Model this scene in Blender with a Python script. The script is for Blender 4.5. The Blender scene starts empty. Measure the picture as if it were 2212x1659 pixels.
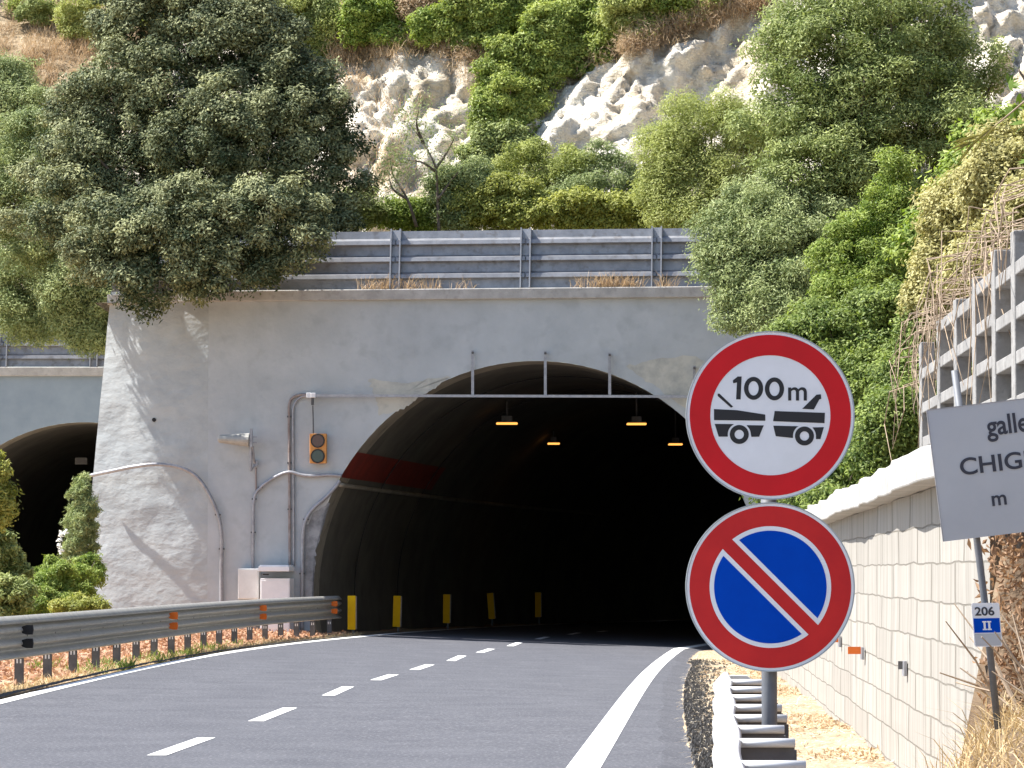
import bpy, math, random
import numpy as np
from mathutils import Vector, Matrix
C = bpy.context.scene.collection
SC = bpy.context.scene
# ------------------------------------------------------------------ camera
F = 7500.0; CU, CV, HZ = 1106.0, 829.5, 1237.0; CAMH = 1.33
PITCH = math.atan((HZ - CV) / F)
cd = bpy.data.cameras.new('camera'); cam = bpy.data.objects.new('camera', cd); C.objects.link(cam)
cam.location = (0, 0, CAMH); cam.rotation_euler = (math.pi / 2 + PITCH, 0, 0)
cd.sensor_width = 36; cd.lens = 36 * F / 2212; cd.clip_start = 0.1; cd.clip_end = 2000
SC.camera = cam
# ------------------------------------------------------------------ light
SUN = Vector((-0.55, 0.068, 0.83)).normalized()
w = bpy.data.worlds.new('World'); SC.world = w; w.use_nodes = True
nt = w.node_tree; sky = nt.nodes.new('ShaderNodeTexSky'); sky.sky_type = 'NISHITA'
sky.sun_disc = False; sky.sun_elevation = math.asin(SUN.z); sky.sun_rotation = math.atan2(SUN.x, SUN.y)
sky.air_density = 1.0; sky.dust_density = 0.8
bg = nt.nodes['Background']; bg.inputs[1].default_value = 0.10
nt.links.new(sky.outputs[0], bg.inputs[0])
ld = bpy.data.lights.new('sun', 'SUN'); ld.energy = 4.7; ld.angle = math.radians(0.53); ld.color = (1.0, 0.96, 0.90)
lo = bpy.data.objects.new('sun', ld); C.objects.link(lo); lo.rotation_euler = SUN.to_track_quat('Z', 'Y').to_euler(); lo.location = (-40, 10, 60)
SC.view_settings.view_transform = 'Standard'; SC.view_settings.look = 'None'
SC.view_settings.exposure = 1.36; SC.view_settings.gamma = 1.0
SC.cycles.max_bounces = 8; SC.cycles.diffuse_bounces = 4
# ------------------------------------------------------------------ picture geometry -> world
cP, sP = math.cos(PITCH), math.sin(PITCH)
def ray(u, v):
    x = (u - CU) / F; y = (CV - v) / F
    return np.array([x, cP - y * sP, sP + y * cP])
O = np.array([0, 0, CAMH])
def P(u, v, Y):
    d = ray(u, v); return O + d * (Y / d[1])
def sst(a, b, x):
    t = np.clip((x - a) / (b - a), 0, 1); return t * t * (3 - 2 * t)
def zroad(X, Y):
    return -0.04 * sst(20, 68, Y) * (np.clip(X, -9, 6) + 3)
def G(u, v):
    d = ray(u, v); z = 0.0
    for _ in range(30):
        t = (z - CAMH) / d[2]; p = O + d * t; z = 0.5 * z + 0.5 * float(zroad(p[0], p[1]))
    return p
def px(n, Y): return n * Y / F
def hashn(ix, iy, iz, s):
    h = (ix * 374761393 + iy * 668265263 + iz * 2147483647 + s * 974711) & 0xffffffff
    h = ((h ^ (h >> 13)) * 1274126177) & 0xffffffff
    return ((h ^ (h >> 16)) & 0xffff) / 65535.0
def vnoise(p, s=0):
    p = np.asarray(p, float); i = np.floor(p).astype(np.int64); f = p - i; f = f * f * (3 - 2 * f); r = 0
    for a in (0, 1):
        for b in (0, 1):
            for c in (0, 1):
                wgt = (f[..., 0] if a else 1 - f[..., 0]) * (f[..., 1] if b else 1 - f[..., 1]) * (f[..., 2] if c else 1 - f[..., 2])
                r = r + wgt * hashn(i[..., 0] + a, i[..., 1] + b, i[..., 2] + c, s)
    return r
def fbm(p, o=4, s=0):
    r = 0; a = 0.5; p = np.asarray(p, float)
    for k in range(o):
        r = r + a * (vnoise(p, s + k) * 2 - 1); p = p * 2.03 + 7.1; a *= 0.5
    return r
# ------------------------------------------------------------------ materials
def node(nt, t, **k):
    n = nt.nodes.new(t)
    for a, b in k.items(): setattr(n, a, b)
    return n
def newmat(name):
    m = bpy.data.materials.new(name); m.use_nodes = True
    return m, m.node_tree, m.node_tree.nodes['Principled BSDF']
def rgb(c): return (c[0], c[1], c[2], 1)
def mat(name, c1, c2=None, scale=4.0, detail=6, rough=0.7, metal=0.0, bump=0.0, bscale=30.0, spec=0.4, lo=0.35, hi=0.65, stretch=(1, 1, 1), c3=None, s3=30.0, a3=0.5, dist=0.02, lo3=0.55, hi3=0.7):
    m, nt, b = newmat(name); L = nt.links.new
    b.inputs['Roughness'].default_value = rough; b.inputs['Metallic'].default_value = metal
    b.inputs['Specular IOR Level'].default_value = spec
    tc = node(nt, 'ShaderNodeTexCoord'); mp = node(nt, 'ShaderNodeMapping'); L(tc.outputs['Object'], mp.inputs[0]); mp.inputs['Scale'].default_value = stretch
    col = None
    if c2 is None: b.inputs['Base Color'].default_value = rgb(c1)
    else:
        n = node(nt, 'ShaderNodeTexNoise'); n.inputs['Scale'].default_value = scale; n.inputs['Detail'].default_value = detail; n.inputs['Roughness'].default_value = 0.65
        L(mp.outputs[0], n.inputs['Vector'])
        r = node(nt, 'ShaderNodeMapRange'); r.inputs[1].default_value = lo; r.inputs[2].default_value = hi; L(n.outputs[0], r.inputs[0])
        mx = node(nt, 'ShaderNodeMix', data_type='RGBA'); L(r.outputs[0], mx.inputs[0]); mx.inputs[6].default_value = rgb(c1); mx.inputs[7].default_value = rgb(c2)
        col = mx.outputs[2]
        if c3 is not None:
            n3 = node(nt, 'ShaderNodeTexNoise'); n3.inputs['Scale'].default_value = s3; n3.inputs['Detail'].default_value = 4; L(mp.outputs[0], n3.inputs['Vector'])
            r3 = node(nt, 'ShaderNodeMapRange'); r3.inputs[1].default_value = lo3; r3.inputs[2].default_value = hi3; r3.inputs[4].default_value = a3; L(n3.outputs[0], r3.inputs[0])
            m3 = node(nt, 'ShaderNodeMix', data_type='RGBA'); L(r3.outputs[0], m3.inputs[0]); L(col, m3.inputs[6]); m3.inputs[7].default_value = rgb(c3); col = m3.outputs[2]
        L(col, b.inputs['Base Color'])
    if bump:
        n2 = node(nt, 'ShaderNodeTexNoise'); n2.inputs['Scale'].default_value = bscale; n2.inputs['Detail'].default_value = 5; L(mp.outputs[0], n2.inputs['Vector'])
        bp = node(nt, 'ShaderNodeBump'); bp.inputs['Strength'].default_value = bump; bp.inputs['Distance'].default_value = dist; L(n2.outputs[0], bp.inputs['Height']); L(bp.outputs[0], b.inputs['Normal'])
    return m
def leafmat(name, c1, c2, trans=0.3, tc=None, rough=0.5):
    m, nt, b = newmat(name); L = nt.links.new
    at = node(nt, 'ShaderNodeAttribute', attribute_name='tint')
    mx = node(nt, 'ShaderNodeMix', data_type='RGBA'); L(at.outputs['Fac'], mx.inputs[0]); mx.inputs[6].default_value = rgb(c1); mx.inputs[7].default_value = rgb(c2)
    L(mx.outputs[2], b.inputs['Base Color']); b.inputs['Roughness'].default_value = rough; b.inputs['Specular IOR Level'].default_value = 0.18
    tr = node(nt, 'ShaderNodeBsdfTranslucent'); hs = node(nt, 'ShaderNodeHueSaturation'); hs.inputs['Saturation'].default_value = 1.15; hs.inputs['Value'].default_value = 1.15
    L(mx.outputs[2], hs.inputs['Color']); L(hs.outputs[0], tr.inputs[0])
    ms = node(nt, 'ShaderNodeMixShader'); ms.inputs[0].default_value = trans; L(b.outputs[0], ms.inputs[1]); L(tr.outputs[0], ms.inputs[2])
    L(ms.outputs[0], nt.nodes['Material Output'].inputs[0])
    return m
M = {}
M['asphalt'] = mat('asphalt', (0.053, 0.055, 0.067), (0.076, 0.078, 0.091), scale=1.2, rough=0.85, bump=0.5, bscale=90, c3=(0.23, 0.23, 0.24), s3=34, a3=0.7, dist=0.015, lo3=0.53, hi3=0.72)
M['paint'] = mat('road_paint', (0.78, 0.78, 0.76), (0.70, 0.70, 0.68), scale=9, rough=0.6, bump=0.2, bscale=60)
M['dirt'] = mat('dirt', (0.27, 0.195, 0.125), (0.42, 0.32, 0.21), scale=2.5, detail=9, rough=0.95, bump=0.8, bscale=14, c3=(0.53, 0.45, 0.32), s3=16, a3=0.8, dist=0.06)
M['concrete'] = mat('portal_concrete', (0.375, 0.402, 0.415), (0.455, 0.482, 0.495), scale=0.8, detail=9, rough=0.9, bump=0.45, bscale=7, c3=(0.315, 0.338, 0.348), s3=2.6, a3=0.45, dist=0.03)
M['shotcrete'] = mat('shotcrete', (0.33, 0.355, 0.365), (0.405, 0.43, 0.435), scale=1.6, detail=9, rough=0.95, bump=0.5, bscale=3.0, dist=0.07, stretch=(1, 1, 1.5))
M['coping'] = mat('coping_concrete', (0.33, 0.32, 0.30), (0.45, 0.435, 0.41), scale=3, detail=8, rough=0.9, bump=0.4, bscale=18, c3=(0.25, 0.24, 0.22), s3=7, a3=0.5)
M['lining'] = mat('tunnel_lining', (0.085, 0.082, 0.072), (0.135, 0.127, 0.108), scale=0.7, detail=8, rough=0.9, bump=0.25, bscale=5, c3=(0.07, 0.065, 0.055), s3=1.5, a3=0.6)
M['daylit_ring'] = mat('daylit_ring_concrete', (0.22, 0.20, 0.165), (0.31, 0.285, 0.235), scale=1.4, detail=8, rough=0.9, bump=0.3, bscale=6, c3=(0.13, 0.12, 0.10), s3=3, a3=0.6)  # paler than the lining: daylight at the tunnel mouth put into the colour
M['redband'] = mat('red_band_paint', (0.24, 0.030, 0.018), (0.15, 0.022, 0.016), scale=2.5, rough=0.7)
M['steel'] = mat('galvanised_steel', (0.29, 0.285, 0.265), (0.38, 0.375, 0.35), scale=6, rough=0.5, metal=0.1, bump=0.05, bscale=20)
M['sunlit_steel'] = mat('sunlit_zinc', (0.58, 0.58, 0.58), (0.68, 0.68, 0.68), scale=6, rough=0.5, metal=0.1)  # sunlight on the right rail and spacer tops put into a paler steel
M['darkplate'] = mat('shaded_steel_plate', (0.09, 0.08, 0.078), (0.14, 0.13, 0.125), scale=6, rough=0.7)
M['crib'] = mat('crib_concrete', (0.21, 0.205, 0.20), (0.30, 0.295, 0.285), scale=4, rough=0.9, bump=0.4, bscale=14, c3=(0.16, 0.15, 0.14), s3=9, a3=0.7)
M['dark_edge'] = mat('dark_edge_strip', (0.012, 0.012, 0.014), (0.03, 0.03, 0.033), scale=12, rough=0.9)  # near-black, for the thin strip along the left asphalt edge
M['dsteel'] = mat('weathered_steel', (0.085, 0.085, 0.09), (0.15, 0.145, 0.145), scale=5, rough=0.6, metal=0.4)
M['fence'] = mat('noise_panel_steel', (0.21, 0.215, 0.23), (0.30, 0.305, 0.32), scale=4, rough=0.45, metal=0.35, c3=(0.12, 0.10, 0.085), s3=6, a3=0.5)
M['fsteel'] = mat('fence_post_steel', (0.28, 0.29, 0.31), (0.36, 0.37, 0.39), scale=6, rough=0.5, metal=0.3)
M['orange'] = mat('orange_reflector', (0.75, 0.16, 0.02), rough=0.3)
M['yellow'] = mat('yellow_panel', (0.90, 0.50, 0.010), (0.80, 0.42, 0.010), scale=7, rough=0.6, spec=0.05)
M['tlboard'] = mat('signal_housing', (0.70, 0.32, 0.10), (0.60, 0.27, 0.085), scale=9, rough=0.6, spec=0.1)
M['black'] = mat('black', (0.012, 0.012, 0.014), rough=0.6)
M['redlens'] = mat('dark_red_lens', (0.06, 0.010, 0.012), rough=0.15, spec=0.7)
M['greenlens'] = mat('dark_green_lens', (0.015, 0.035, 0.035), rough=0.15, spec=0.7)
M['cabinet'] = mat('cabinet_grey', (0.62, 0.61, 0.58), (0.70, 0.69, 0.66), scale=5, rough=0.6)
M['cabwhite'] = mat('cabinet_white', (0.82, 0.82, 0.83), (0.76, 0.76, 0.77), scale=5, rough=0.5)
M['conduit'] = mat('conduit_steel', (0.27, 0.27, 0.29), (0.38, 0.38, 0.40), scale=9, rough=0.45, metal=0.4)
M['rust'] = mat('rusty_conduit', (0.22, 0.17, 0.15), (0.32, 0.29, 0.28), scale=6, rough=0.7)
M['swhite'] = mat('sign_white', (0.76, 0.77, 0.80), (0.70, 0.71, 0.73), scale=5, rough=0.4, spec=0.5)
M['sred'] = mat('sign_red', (0.60, 0.022, 0.028), (0.52, 0.022, 0.026), scale=4, rough=0.55, spec=0.05)
M['sred2'] = mat('sign_red_faded', (0.58, 0.034, 0.032), (0.48, 0.028, 0.03), scale=4, rough=0.55, spec=0.05)
M['sblue'] = mat('sign_blue', (0.000, 0.060, 0.46), (0.000, 0.050, 0.40), scale=4, rough=0.55, spec=0.05)
M['srim'] = mat('sign_rim', (0.35, 0.38, 0.40), rough=0.45, metal=0.5)
M['sblack'] = mat('sign_black', (0.013, 0.013, 0.016), rough=0.5)
M['spole'] = mat('sign_pole', (0.12, 0.128, 0.145), (0.16, 0.168, 0.185), scale=8, rough=0.6, metal=0.2)
M['gplate'] = mat('grey_sign_plate', (0.40, 0.415, 0.44), (0.46, 0.475, 0.495), scale=1.6, rough=0.55, c3=(0.27, 0.29, 0.36), s3=1.6, a3=0.6, lo3=0.5, hi3=0.75)
M['gtext'] = mat('grey_sign_text', (0.035, 0.037, 0.052), rough=0.6)
M['bark'] = mat('bark', (0.10, 0.075, 0.055), (0.17, 0.14, 0.11), scale=8, rough=0.95, bump=0.6, bscale=20, stretch=(1, 1, 0.3))
M['twig'] = mat('dry_twig', (0.30, 0.22, 0.15), (0.42, 0.33, 0.24), scale=8, rough=0.95)
M['straw'] = leafmat('straw', (0.42, 0.29, 0.14), (0.70, 0.56, 0.33), trans=0.2)
M['palestraw'] = leafmat('pale_straw', (0.55, 0.45, 0.30), (0.78, 0.70, 0.54), trans=0.2)
M['browngrass'] = leafmat('brown_grass', (.36,.25,.15), (.62,.48,.31), trans=0.25)
M['weed'] = leafmat('weed', (0.11, 0.17, 0.03), (0.26, 0.30, 0.09), trans=0.35)
M['gravel'] = mat('crumbled_asphalt', (0.045, 0.045, 0.045), (0.14, 0.135, 0.13), scale=30, rough=0.95, bump=0.6, bscale=60)
M['oak'] = leafmat('holm_oak_leaf', (.040,.062,.026), (.37,.385,.19), trans=0.10, rough=0.6)
M['olive'] = leafmat('grey_olive_leaf', (.15,.20,.075), (.47,.52,.235), trans=0.25)
M['yg'] = leafmat('yellow_green_leaf', (.21,.25,.06), (.52,.55,.20), trans=0.33)
M['green'] = leafmat('fresh_green_leaf', (.13,.20,.035), (.40,.47,.115), trans=0.35)
M['bright'] = leafmat('bright_green_leaf', (.12,.19,.03), (.40,.47,.125), trans=0.35)
M['mid'] = leafmat('mid_green_leaf', (.125,.170,.045), (.44,.49,.19), trans=0.28)
M['gold'] = leafmat('yellow_creeper_leaf', (.19,.22,.045), (.45,.46,.13), trans=0.35)
M['vine'] = leafmat('dry_vine_leaf', (.25,.23,.075), (.58,.54,.25), trans=0.30)
M['ivy'] = leafmat('ivy_leaf', (.14,.20,.04), (.46,.51,.14), trans=0.32)
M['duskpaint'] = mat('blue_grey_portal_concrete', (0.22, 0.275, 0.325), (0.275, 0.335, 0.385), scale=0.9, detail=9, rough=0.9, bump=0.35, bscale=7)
M['litter'] = leafmat('leaf_litter', (.30,.15,.085), (.60,.38,.24), trans=0.2)
M['scrub'] = leafmat('scrub_leaf', (.065,.110,.022), (.33,.40,.11), trans=0.32)
M['petal'] = leafmat('white_petal', (0.8, 0.8, 0.78), (0.85, 0.85, 0.82), trans=0.3)
M['brownleaf'] = leafmat('brown_leaf', (0.28, 0.17, 0.10), (0.45, 0.30, 0.18), trans=0.3)
def lampmat():
    m, nt, b = newmat('sodium_lamp'); b.inputs['Base Color'].default_value = (.3, .15, .05, 1)
    b.inputs['Emission Color'].default_value = (1.0, 0.42, 0.085, 1); b.inputs['Emission Strength'].default_value = 0.75; return m
M['lamp'] = lampmat()
# ------------------------------------------------------------------ object helpers
def tag(o, label=None, cat=None, group=None, kind=None):
    if label: o['label'] = label
    if cat: o['category'] = cat
    if group: o['group'] = group
    if kind: o['kind'] = kind
    return o
def thing(name, label, cat, loc=(0, 0, 0), group=None):
    o = bpy.data.objects.new(name, None); C.objects.link(o); o.location = Vector(loc); o.empty_display_size = 0.3
    return tag(o, label, cat, group)
def origin_of(parent):
    p = Vector((0, 0, 0))
    while parent is not None: p += parent.location; parent = parent.parent
    return p
class MB:
    def __init__(s): s.v = []; s.f = []
    def add(s, verts, faces):
        n = len(s.v); s.v += [tuple(map(float, q)) for q in verts]; s.f += [tuple(n + i for i in f) for f in faces]; return s
    def box(s, c, e, ax=None):
        c = np.array(c, float); A = np.eye(3) if ax is None else np.array(ax, float)
        vs = [c + A[0] * e[0] * a / 2 + A[1] * e[1] * b / 2 + A[2] * e[2] * d / 2 for a in (-1, 1) for b in (-1, 1) for d in (-1, 1)]
        return s.add(vs, [(0, 1, 3, 2), (4, 6, 7, 5), (0, 4, 5, 1), (2, 3, 7, 6), (0, 2, 6, 4), (1, 5, 7, 3)])
    def tube(s, pts, r, n=8, cap=True):
        pts = [np.array(p, float) for p in pts]; k = len(pts)
        rr = r if hasattr(r, '__len__') else [r] * k
        vs = []; prev = None
        for i, p in enumerate(pts):
            t = pts[min(i + 1, k - 1)] - pts[max(i - 1, 0)]; t = t / (np.linalg.norm(t) + 1e-9)
            a = prev if prev is not None else (np.array([0, 0, 1.]) if abs(t[2]) < .9 else np.array([1., 0, 0]))
            a = a - t * np.dot(a, t); a /= np.linalg.norm(a) + 1e-9; prev = a; b = np.cross(t, a)
            for j in range(n):
                q = 2 * math.pi * j / n; vs.append(p + (a * math.cos(q) + b * math.sin(q)) * rr[i])
        fs = [(i * n + j, i * n + (j + 1) % n, (i + 1) * n + (j + 1) % n, (i + 1) * n + j) for i in range(k - 1) for j in range(n)]
        if cap: fs += [tuple(range(n - 1, -1, -1)), tuple((k - 1) * n + j for j in range(n))]
        return s.add(vs, fs)
    def prism(s, poly, fr, d0, d1):
        """poly in frame (x,y); extruded from depth d0 to d1 along the frame's outward axis"""
        c, ax, ay, an = fr; n = len(poly)
        vs = [c + ax * x + ay * y + an * d0 for x, y in poly] + [c + ax * x + ay * y + an * d1 for x, y in poly]
        fs = [tuple(range(n - 1, -1, -1)), tuple(range(n, 2 * n))] + [(i, (i + 1) % n, n + (i + 1) % n, n + i) for i in range(n)]
        return s.add(vs, fs)
    def ring(s, R, r, fr, d0, d1, n=96, c0=(0, 0)):
        c, ax, ay, an = fr; vs = []
        for q in range(n):
            a = 2 * math.pi * q / n; e = ax * math.cos(a) + ay * math.sin(a); o = c + ax * c0[0] + ay * c0[1]
            vs += [o + e * R + an * d1, o + e * r + an * d1, o + e * R + an * d0, o + e * r + an * d0]
        fs = []
        for q in range(n):
            i = 4 * q; j = 4 * ((q + 1) % n)
            fs += [(i, j, j + 1, i + 1), (i, i + 2, j + 2, j), (i + 1, j + 1, j + 3, i + 3)]
        return s.add(vs, fs)
    def build(s, name, m, parent=None, smooth=False, bevel=0):
        og = np.array(origin_of(parent))
        me = bpy.data.meshes.new(name); me.from_pydata([tuple(np.array(q) - og) for q in s.v], [], s.f)
        me.materials.append(m); me.update()
        import bmesh
        bm = bmesh.new(); bm.from_mesh(me); bmesh.ops.recalc_face_normals(bm, faces=bm.faces); bm.to_mesh(me); bm.free()
        if smooth:
            for p in me.polygons: p.use_smooth = True
        o = bpy.data.objects.new(name, me); C.objects.link(o); o.parent = parent
        if bevel:
            b = o.modifiers.new('bevel', 'BEVEL'); b.width = bevel; b.segments = 2; b.limit_method = 'ANGLE'
        return o
def npmesh(name, verts, faces, m, parent=None, attr=None, smooth=False, an='tint'):
    """verts (N,3), faces (K,4) or (K,3)"""
    og = np.array(origin_of(parent)); verts = np.asarray(verts, np.float32) - og.astype(np.float32); faces = np.asarray(faces, np.int32)
    K, n = faces.shape; me = bpy.data.meshes.new(name)
    me.vertices.add(len(verts)); me.vertices.foreach_set('co', verts.ravel())
    me.loops.add(K * n); me.loops.foreach_set('vertex_index', faces.ravel())
    me.polygons.add(K); me.polygons.foreach_set('loop_start', np.arange(0, K * n, n, dtype=np.int32))
    try: me.polygons.foreach_set('loop_total', np.full(K, n, np.int32))
    except Exception: pass
    me.update(calc_edges=True); me.validate()
    me.polygons.foreach_set('use_smooth', np.full(K, bool(smooth)))
    if attr is not None:
        a = me.attributes.new(an, 'FLOAT', 'POINT'); a.data.foreach_set('value', np.asarray(attr, np.float32))
    me.materials.append(m); o = bpy.data.objects.new(name, me); C.objects.link(o); o.parent = parent
    return o
def grid(name, pts, m, parent=None, attr=None, smooth=True, an='tint', flip=False):
    pts = np.asarray(pts); a, b = pts.shape[:2]; i = np.arange(a * b).reshape(a, b)
    f = np.stack([i[:-1, :-1], i[1:, :-1], i[1:, 1:], i[:-1, 1:]], -1).reshape(-1, 4)
    if flip: f = f[:, ::-1]
    return npmesh(name, pts.reshape(-1, 3), f, m, parent, None if attr is None else np.asarray(attr).ravel(), smooth, an)
def strip(name, A, B, m, parent=None, dz=0.0):
    A = np.array(A); B = np.array(B); pts = np.stack([A, B], 1); pts[..., 2] += dz
    return grid(name, pts, m, parent, smooth=False)
def text(s, size, fr, x, y, d, m, name, parent, bold=0.0, ext=0.001, sx=1.0):
    cu = bpy.data.curves.new(name, 'FONT'); cu.body = s; cu.size = size; cu.extrude = ext; cu.offset = bold
    t = bpy.data.objects.new(name, cu); C.objects.link(t); bpy.context.view_layer.update()
    me = bpy.data.meshes.new_from_object(t.evaluated_get(bpy.context.evaluated_depsgraph_get())); bpy.data.objects.remove(t)
    c, ax, ay, an = fr; og = np.array(origin_of(parent))
    for q in me.vertices:
        p = c + ax * (x + q.co.x * sx) + ay * (y + q.co.y) + an * (d + q.co.z) - og; q.co = Vector(p)
    me.materials.clear(); me.materials.append(m); o = bpy.data.objects.new(name, me); C.objects.link(o); o.parent = parent; return o
def unit(v): return v / (np.linalg.norm(v, axis=-1, keepdims=True) + 1e-9)
# ------------------------------------------------------------------ foliage
def sublobes(lobes, n, rmin, rmax, rng, shell=(.72, 1.0)):
    """break big lobes into many small leaf masses on their shells, with gaps between"""
    out = []; vol = np.array([np.prod(np.array(r)) ** (2 / 3) for _, r in lobes]); pr = vol / vol.sum(); tries = 0
    while len(out) < n and tries < 6000:
        tries += 1; i = rng.choice(len(lobes), p=pr); c, r = lobes[i]; d = unit(rng.normal(size=3)[None])[0]
        if d[1] > .3: continue
        q = np.array(c) + d * np.array(r) * rng.uniform(*shell)
        if any(np.sum(((q - np.array(c2)) / np.array(r2)) ** 2) < .45 for j, (c2, r2) in enumerate(lobes) if j != i): continue
        rr = rng.uniform(rmin, rmax)
        if any(np.linalg.norm(q - o[0]) < .62 * (rr + o[1][0]) for o in out): continue
        out.append((q, (rr * rng.uniform(.75, 1.35), rr * rng.uniform(.8, 1.1), rr * rng.uniform(.6, 1.05))))
    return out
def leaves(name, cen, nor, L, W, m, parent, rng, tint):
    N = len(cen); r = rng.normal(size=(N, 3)); t = unit(np.cross(nor, r)); b = np.cross(nor, t)
    l = (L * np.clip(np.exp(rng.normal(size=N) * .32), .45, 1.9))[:, None] / 2; wv = (W * rng.uniform(.7, 1.2, N))[:, None] / 2
    k = nor * l * .25
    v = np.stack([cen - t * l, cen + b * wv - k, cen + t * l, cen - b * wv - k], 1).reshape(-1, 3)
    return npmesh(name, v, np.arange(4 * N).reshape(-1, 4), m, parent, np.repeat(np.clip(tint, 0, 1), 4))
def cloud(lobes, ncl, clr, per, rng, up=0.5, flat=0.75, shell=(0.55, 1.0), droop=0.0):
    """lobes: (centre, radii). leaf clusters on the lobes' shells -> leaf centres, normals, tint, cluster centres"""
    vol = np.array([np.prod(np.array(r)) ** (2 / 3) for _, r in lobes]); pr = vol / vol.sum()
    cc = []; oo = []
    while len(cc) < ncl:
        i = rng.choice(len(lobes), p=pr); c, r = lobes[i]; d = unit(rng.normal(size=3)[None])[0]
        if d[1] > 0.45 and rng.random() < 0.75: continue
        s = rng.uniform(*shell) if rng.random() < .82 else rng.uniform(1.0, 1.22); q = np.array(c) + d * np.array(r) * s
        if any(np.sum(((q - np.array(c2)) / np.array(r2)) ** 2) < 0.30 for j, (c2, r2) in enumerate(lobes) if j != i) and rng.random() < .85: continue
        cc.append(q); oo.append(d)
    cc = np.array(cc); oo = np.array(oo); rad = clr * rng.uniform(.6, 1.35, ncl)
    idx = np.repeat(np.arange(ncl), np.maximum(6, (per * (rad / clr) ** 2).astype(int))); N = len(idx)
    d = unit(rng.normal(size=(N, 3))); s = rng.uniform(0.2, 1, N) ** 0.7 + np.abs(rng.normal(size=N)) * .26
    off = d * (s * rad[idx])[:, None]; off[:, 2] *= flat; off[:, 2] -= droop * rng.random(N) * rad[idx]
    cen = cc[idx] + off
    nor = unit(d * 0.6 + oo[idx] * 0.25 + np.array([-.15, -.1, up]) + rng.normal(size=(N, 3)) * 0.42)
    tint = 0.45 + rng.normal(size=ncl)[idx] * 0.2 + rng.normal(size=N) * 0.2
    return cen, nor, tint, cc
def lobe(u, v, ru, rv, Y, ry=None):
    return (P(u, v, Y), (px(ru, Y), px(ry if ry else (ru + rv) / 2, Y), px(rv, Y)))
def limbs(mb, base, tips, r0, rng, fork=None):
    base = np.array(base)
    for t in tips:
        t = np.array(t); k = 5; f = base if fork is None else fork
        pts = [f + (t - f) * (i / k) + (rng.normal(size=3) * np.linalg.norm(t - f) * 0.035 if 0 < i < k else 0) + np.array([0, 0, 1]) * math.sin(i / k * math.pi) * -0.04 * np.linalg.norm(t - f) for i in range(k + 1)]
        mb.tube(pts, [r0 * (1 - .82 * i / k) for i in range(k + 1)], 5)
def plant(name, label, cat, lobes, m, ncl, clr, per, L, W, seed, base, tr=0.06, group=None, stem='trunk', part='crown', nl=9, m2=None, f2=0.0, subl=None, **kw):
    """base = (u, v, Y) where the stem meets the soil, crown from pixel-placed lobes at their own depth"""
    rng = np.random.default_rng(seed); lob = [lobe(*q) for q in lobes]; b = P(*base)
    root = thing(name, label, cat, b, group)
    if subl:
        sl = sublobes(lob, subl[0], subl[1], subl[2], rng)
        cen, nor, tint, cc = cloud(sl, ncl, clr, per, rng, **kw)
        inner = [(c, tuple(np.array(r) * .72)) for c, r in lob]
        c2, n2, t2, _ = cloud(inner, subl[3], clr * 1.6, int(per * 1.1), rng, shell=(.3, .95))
        cen = np.concatenate([cen, c2]); nor = np.concatenate([nor, n2]); tint = np.concatenate([tint, t2 * subl[4] - .05])  # inner leaves tinted darker: shade inside the crown put into their colour
    else: cen, nor, tint, cc = cloud(lob, ncl, clr, per, rng, **kw)
    leaves(part, cen, nor, L, W, m, root, rng, tint)
    mb = MB(); top = np.mean([c for c, _ in lob], 0); fork = b + (top - b) * 0.4
    mb.tube([b - np.array([0, 0, .3]), b + (fork - b) * .5 + rng.normal(size=3) * .03, fork], [tr * 1.3, tr, tr * .85], 7)
    limbs(mb, b, cc[rng.choice(len(cc), min(nl, len(cc)), replace=False)], tr * .7, rng, fork)
    mb.build(stem, M['bark'], root, smooth=True)
    return root
def blades(name, pts, h, wd, m, seed, lean=0.5, parent=None, label=None, kind='stuff', flat=0.0):
    rng = np.random.default_rng(seed); pts = np.asarray(pts); N = len(pts)
    a = rng.uniform(0, 2 * math.pi, N); dx = np.stack([np.cos(a), np.sin(a), np.zeros(N)], 1)
    hh = (h * rng.uniform(.4, 1.25, N))[:, None]; ln = rng.normal(size=(N, 3)) * lean; ln[:, 2] = 1 - flat; ln = unit(ln)
    mid = pts + ln * hh * .55; tip = pts + ln * hh + np.array([0, 0, -1.]) * hh * .18 + ln * [1, 1, 0] * hh * .25
    w2 = dx * wd / 2
    v = np.stack([pts - w2, pts + w2, mid + w2 * .7, tip], 1).reshape(-1, 3); v2 = mid - w2 * .7
    v = np.concatenate([v, v2]); i = np.arange(N) * 4; j = 4 * N + np.arange(N)
    f = np.stack([i, i + 1, i + 2, j], 1); f2 = np.stack([j, i + 2, i + 3, i + 3], 1)
    tint = rng.uniform(0, 1, N); at = np.concatenate([np.repeat(tint, 4), tint])
    tri = np.concatenate([np.stack([i, i + 1, i + 2], 1), np.stack([i, i + 2, j], 1), np.stack([j, i + 2, i + 3], 1)])
    o = npmesh(name, v, tri, m, parent, at)
    if parent is None: tag(o, label, None, None, kind)
    return o
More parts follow.
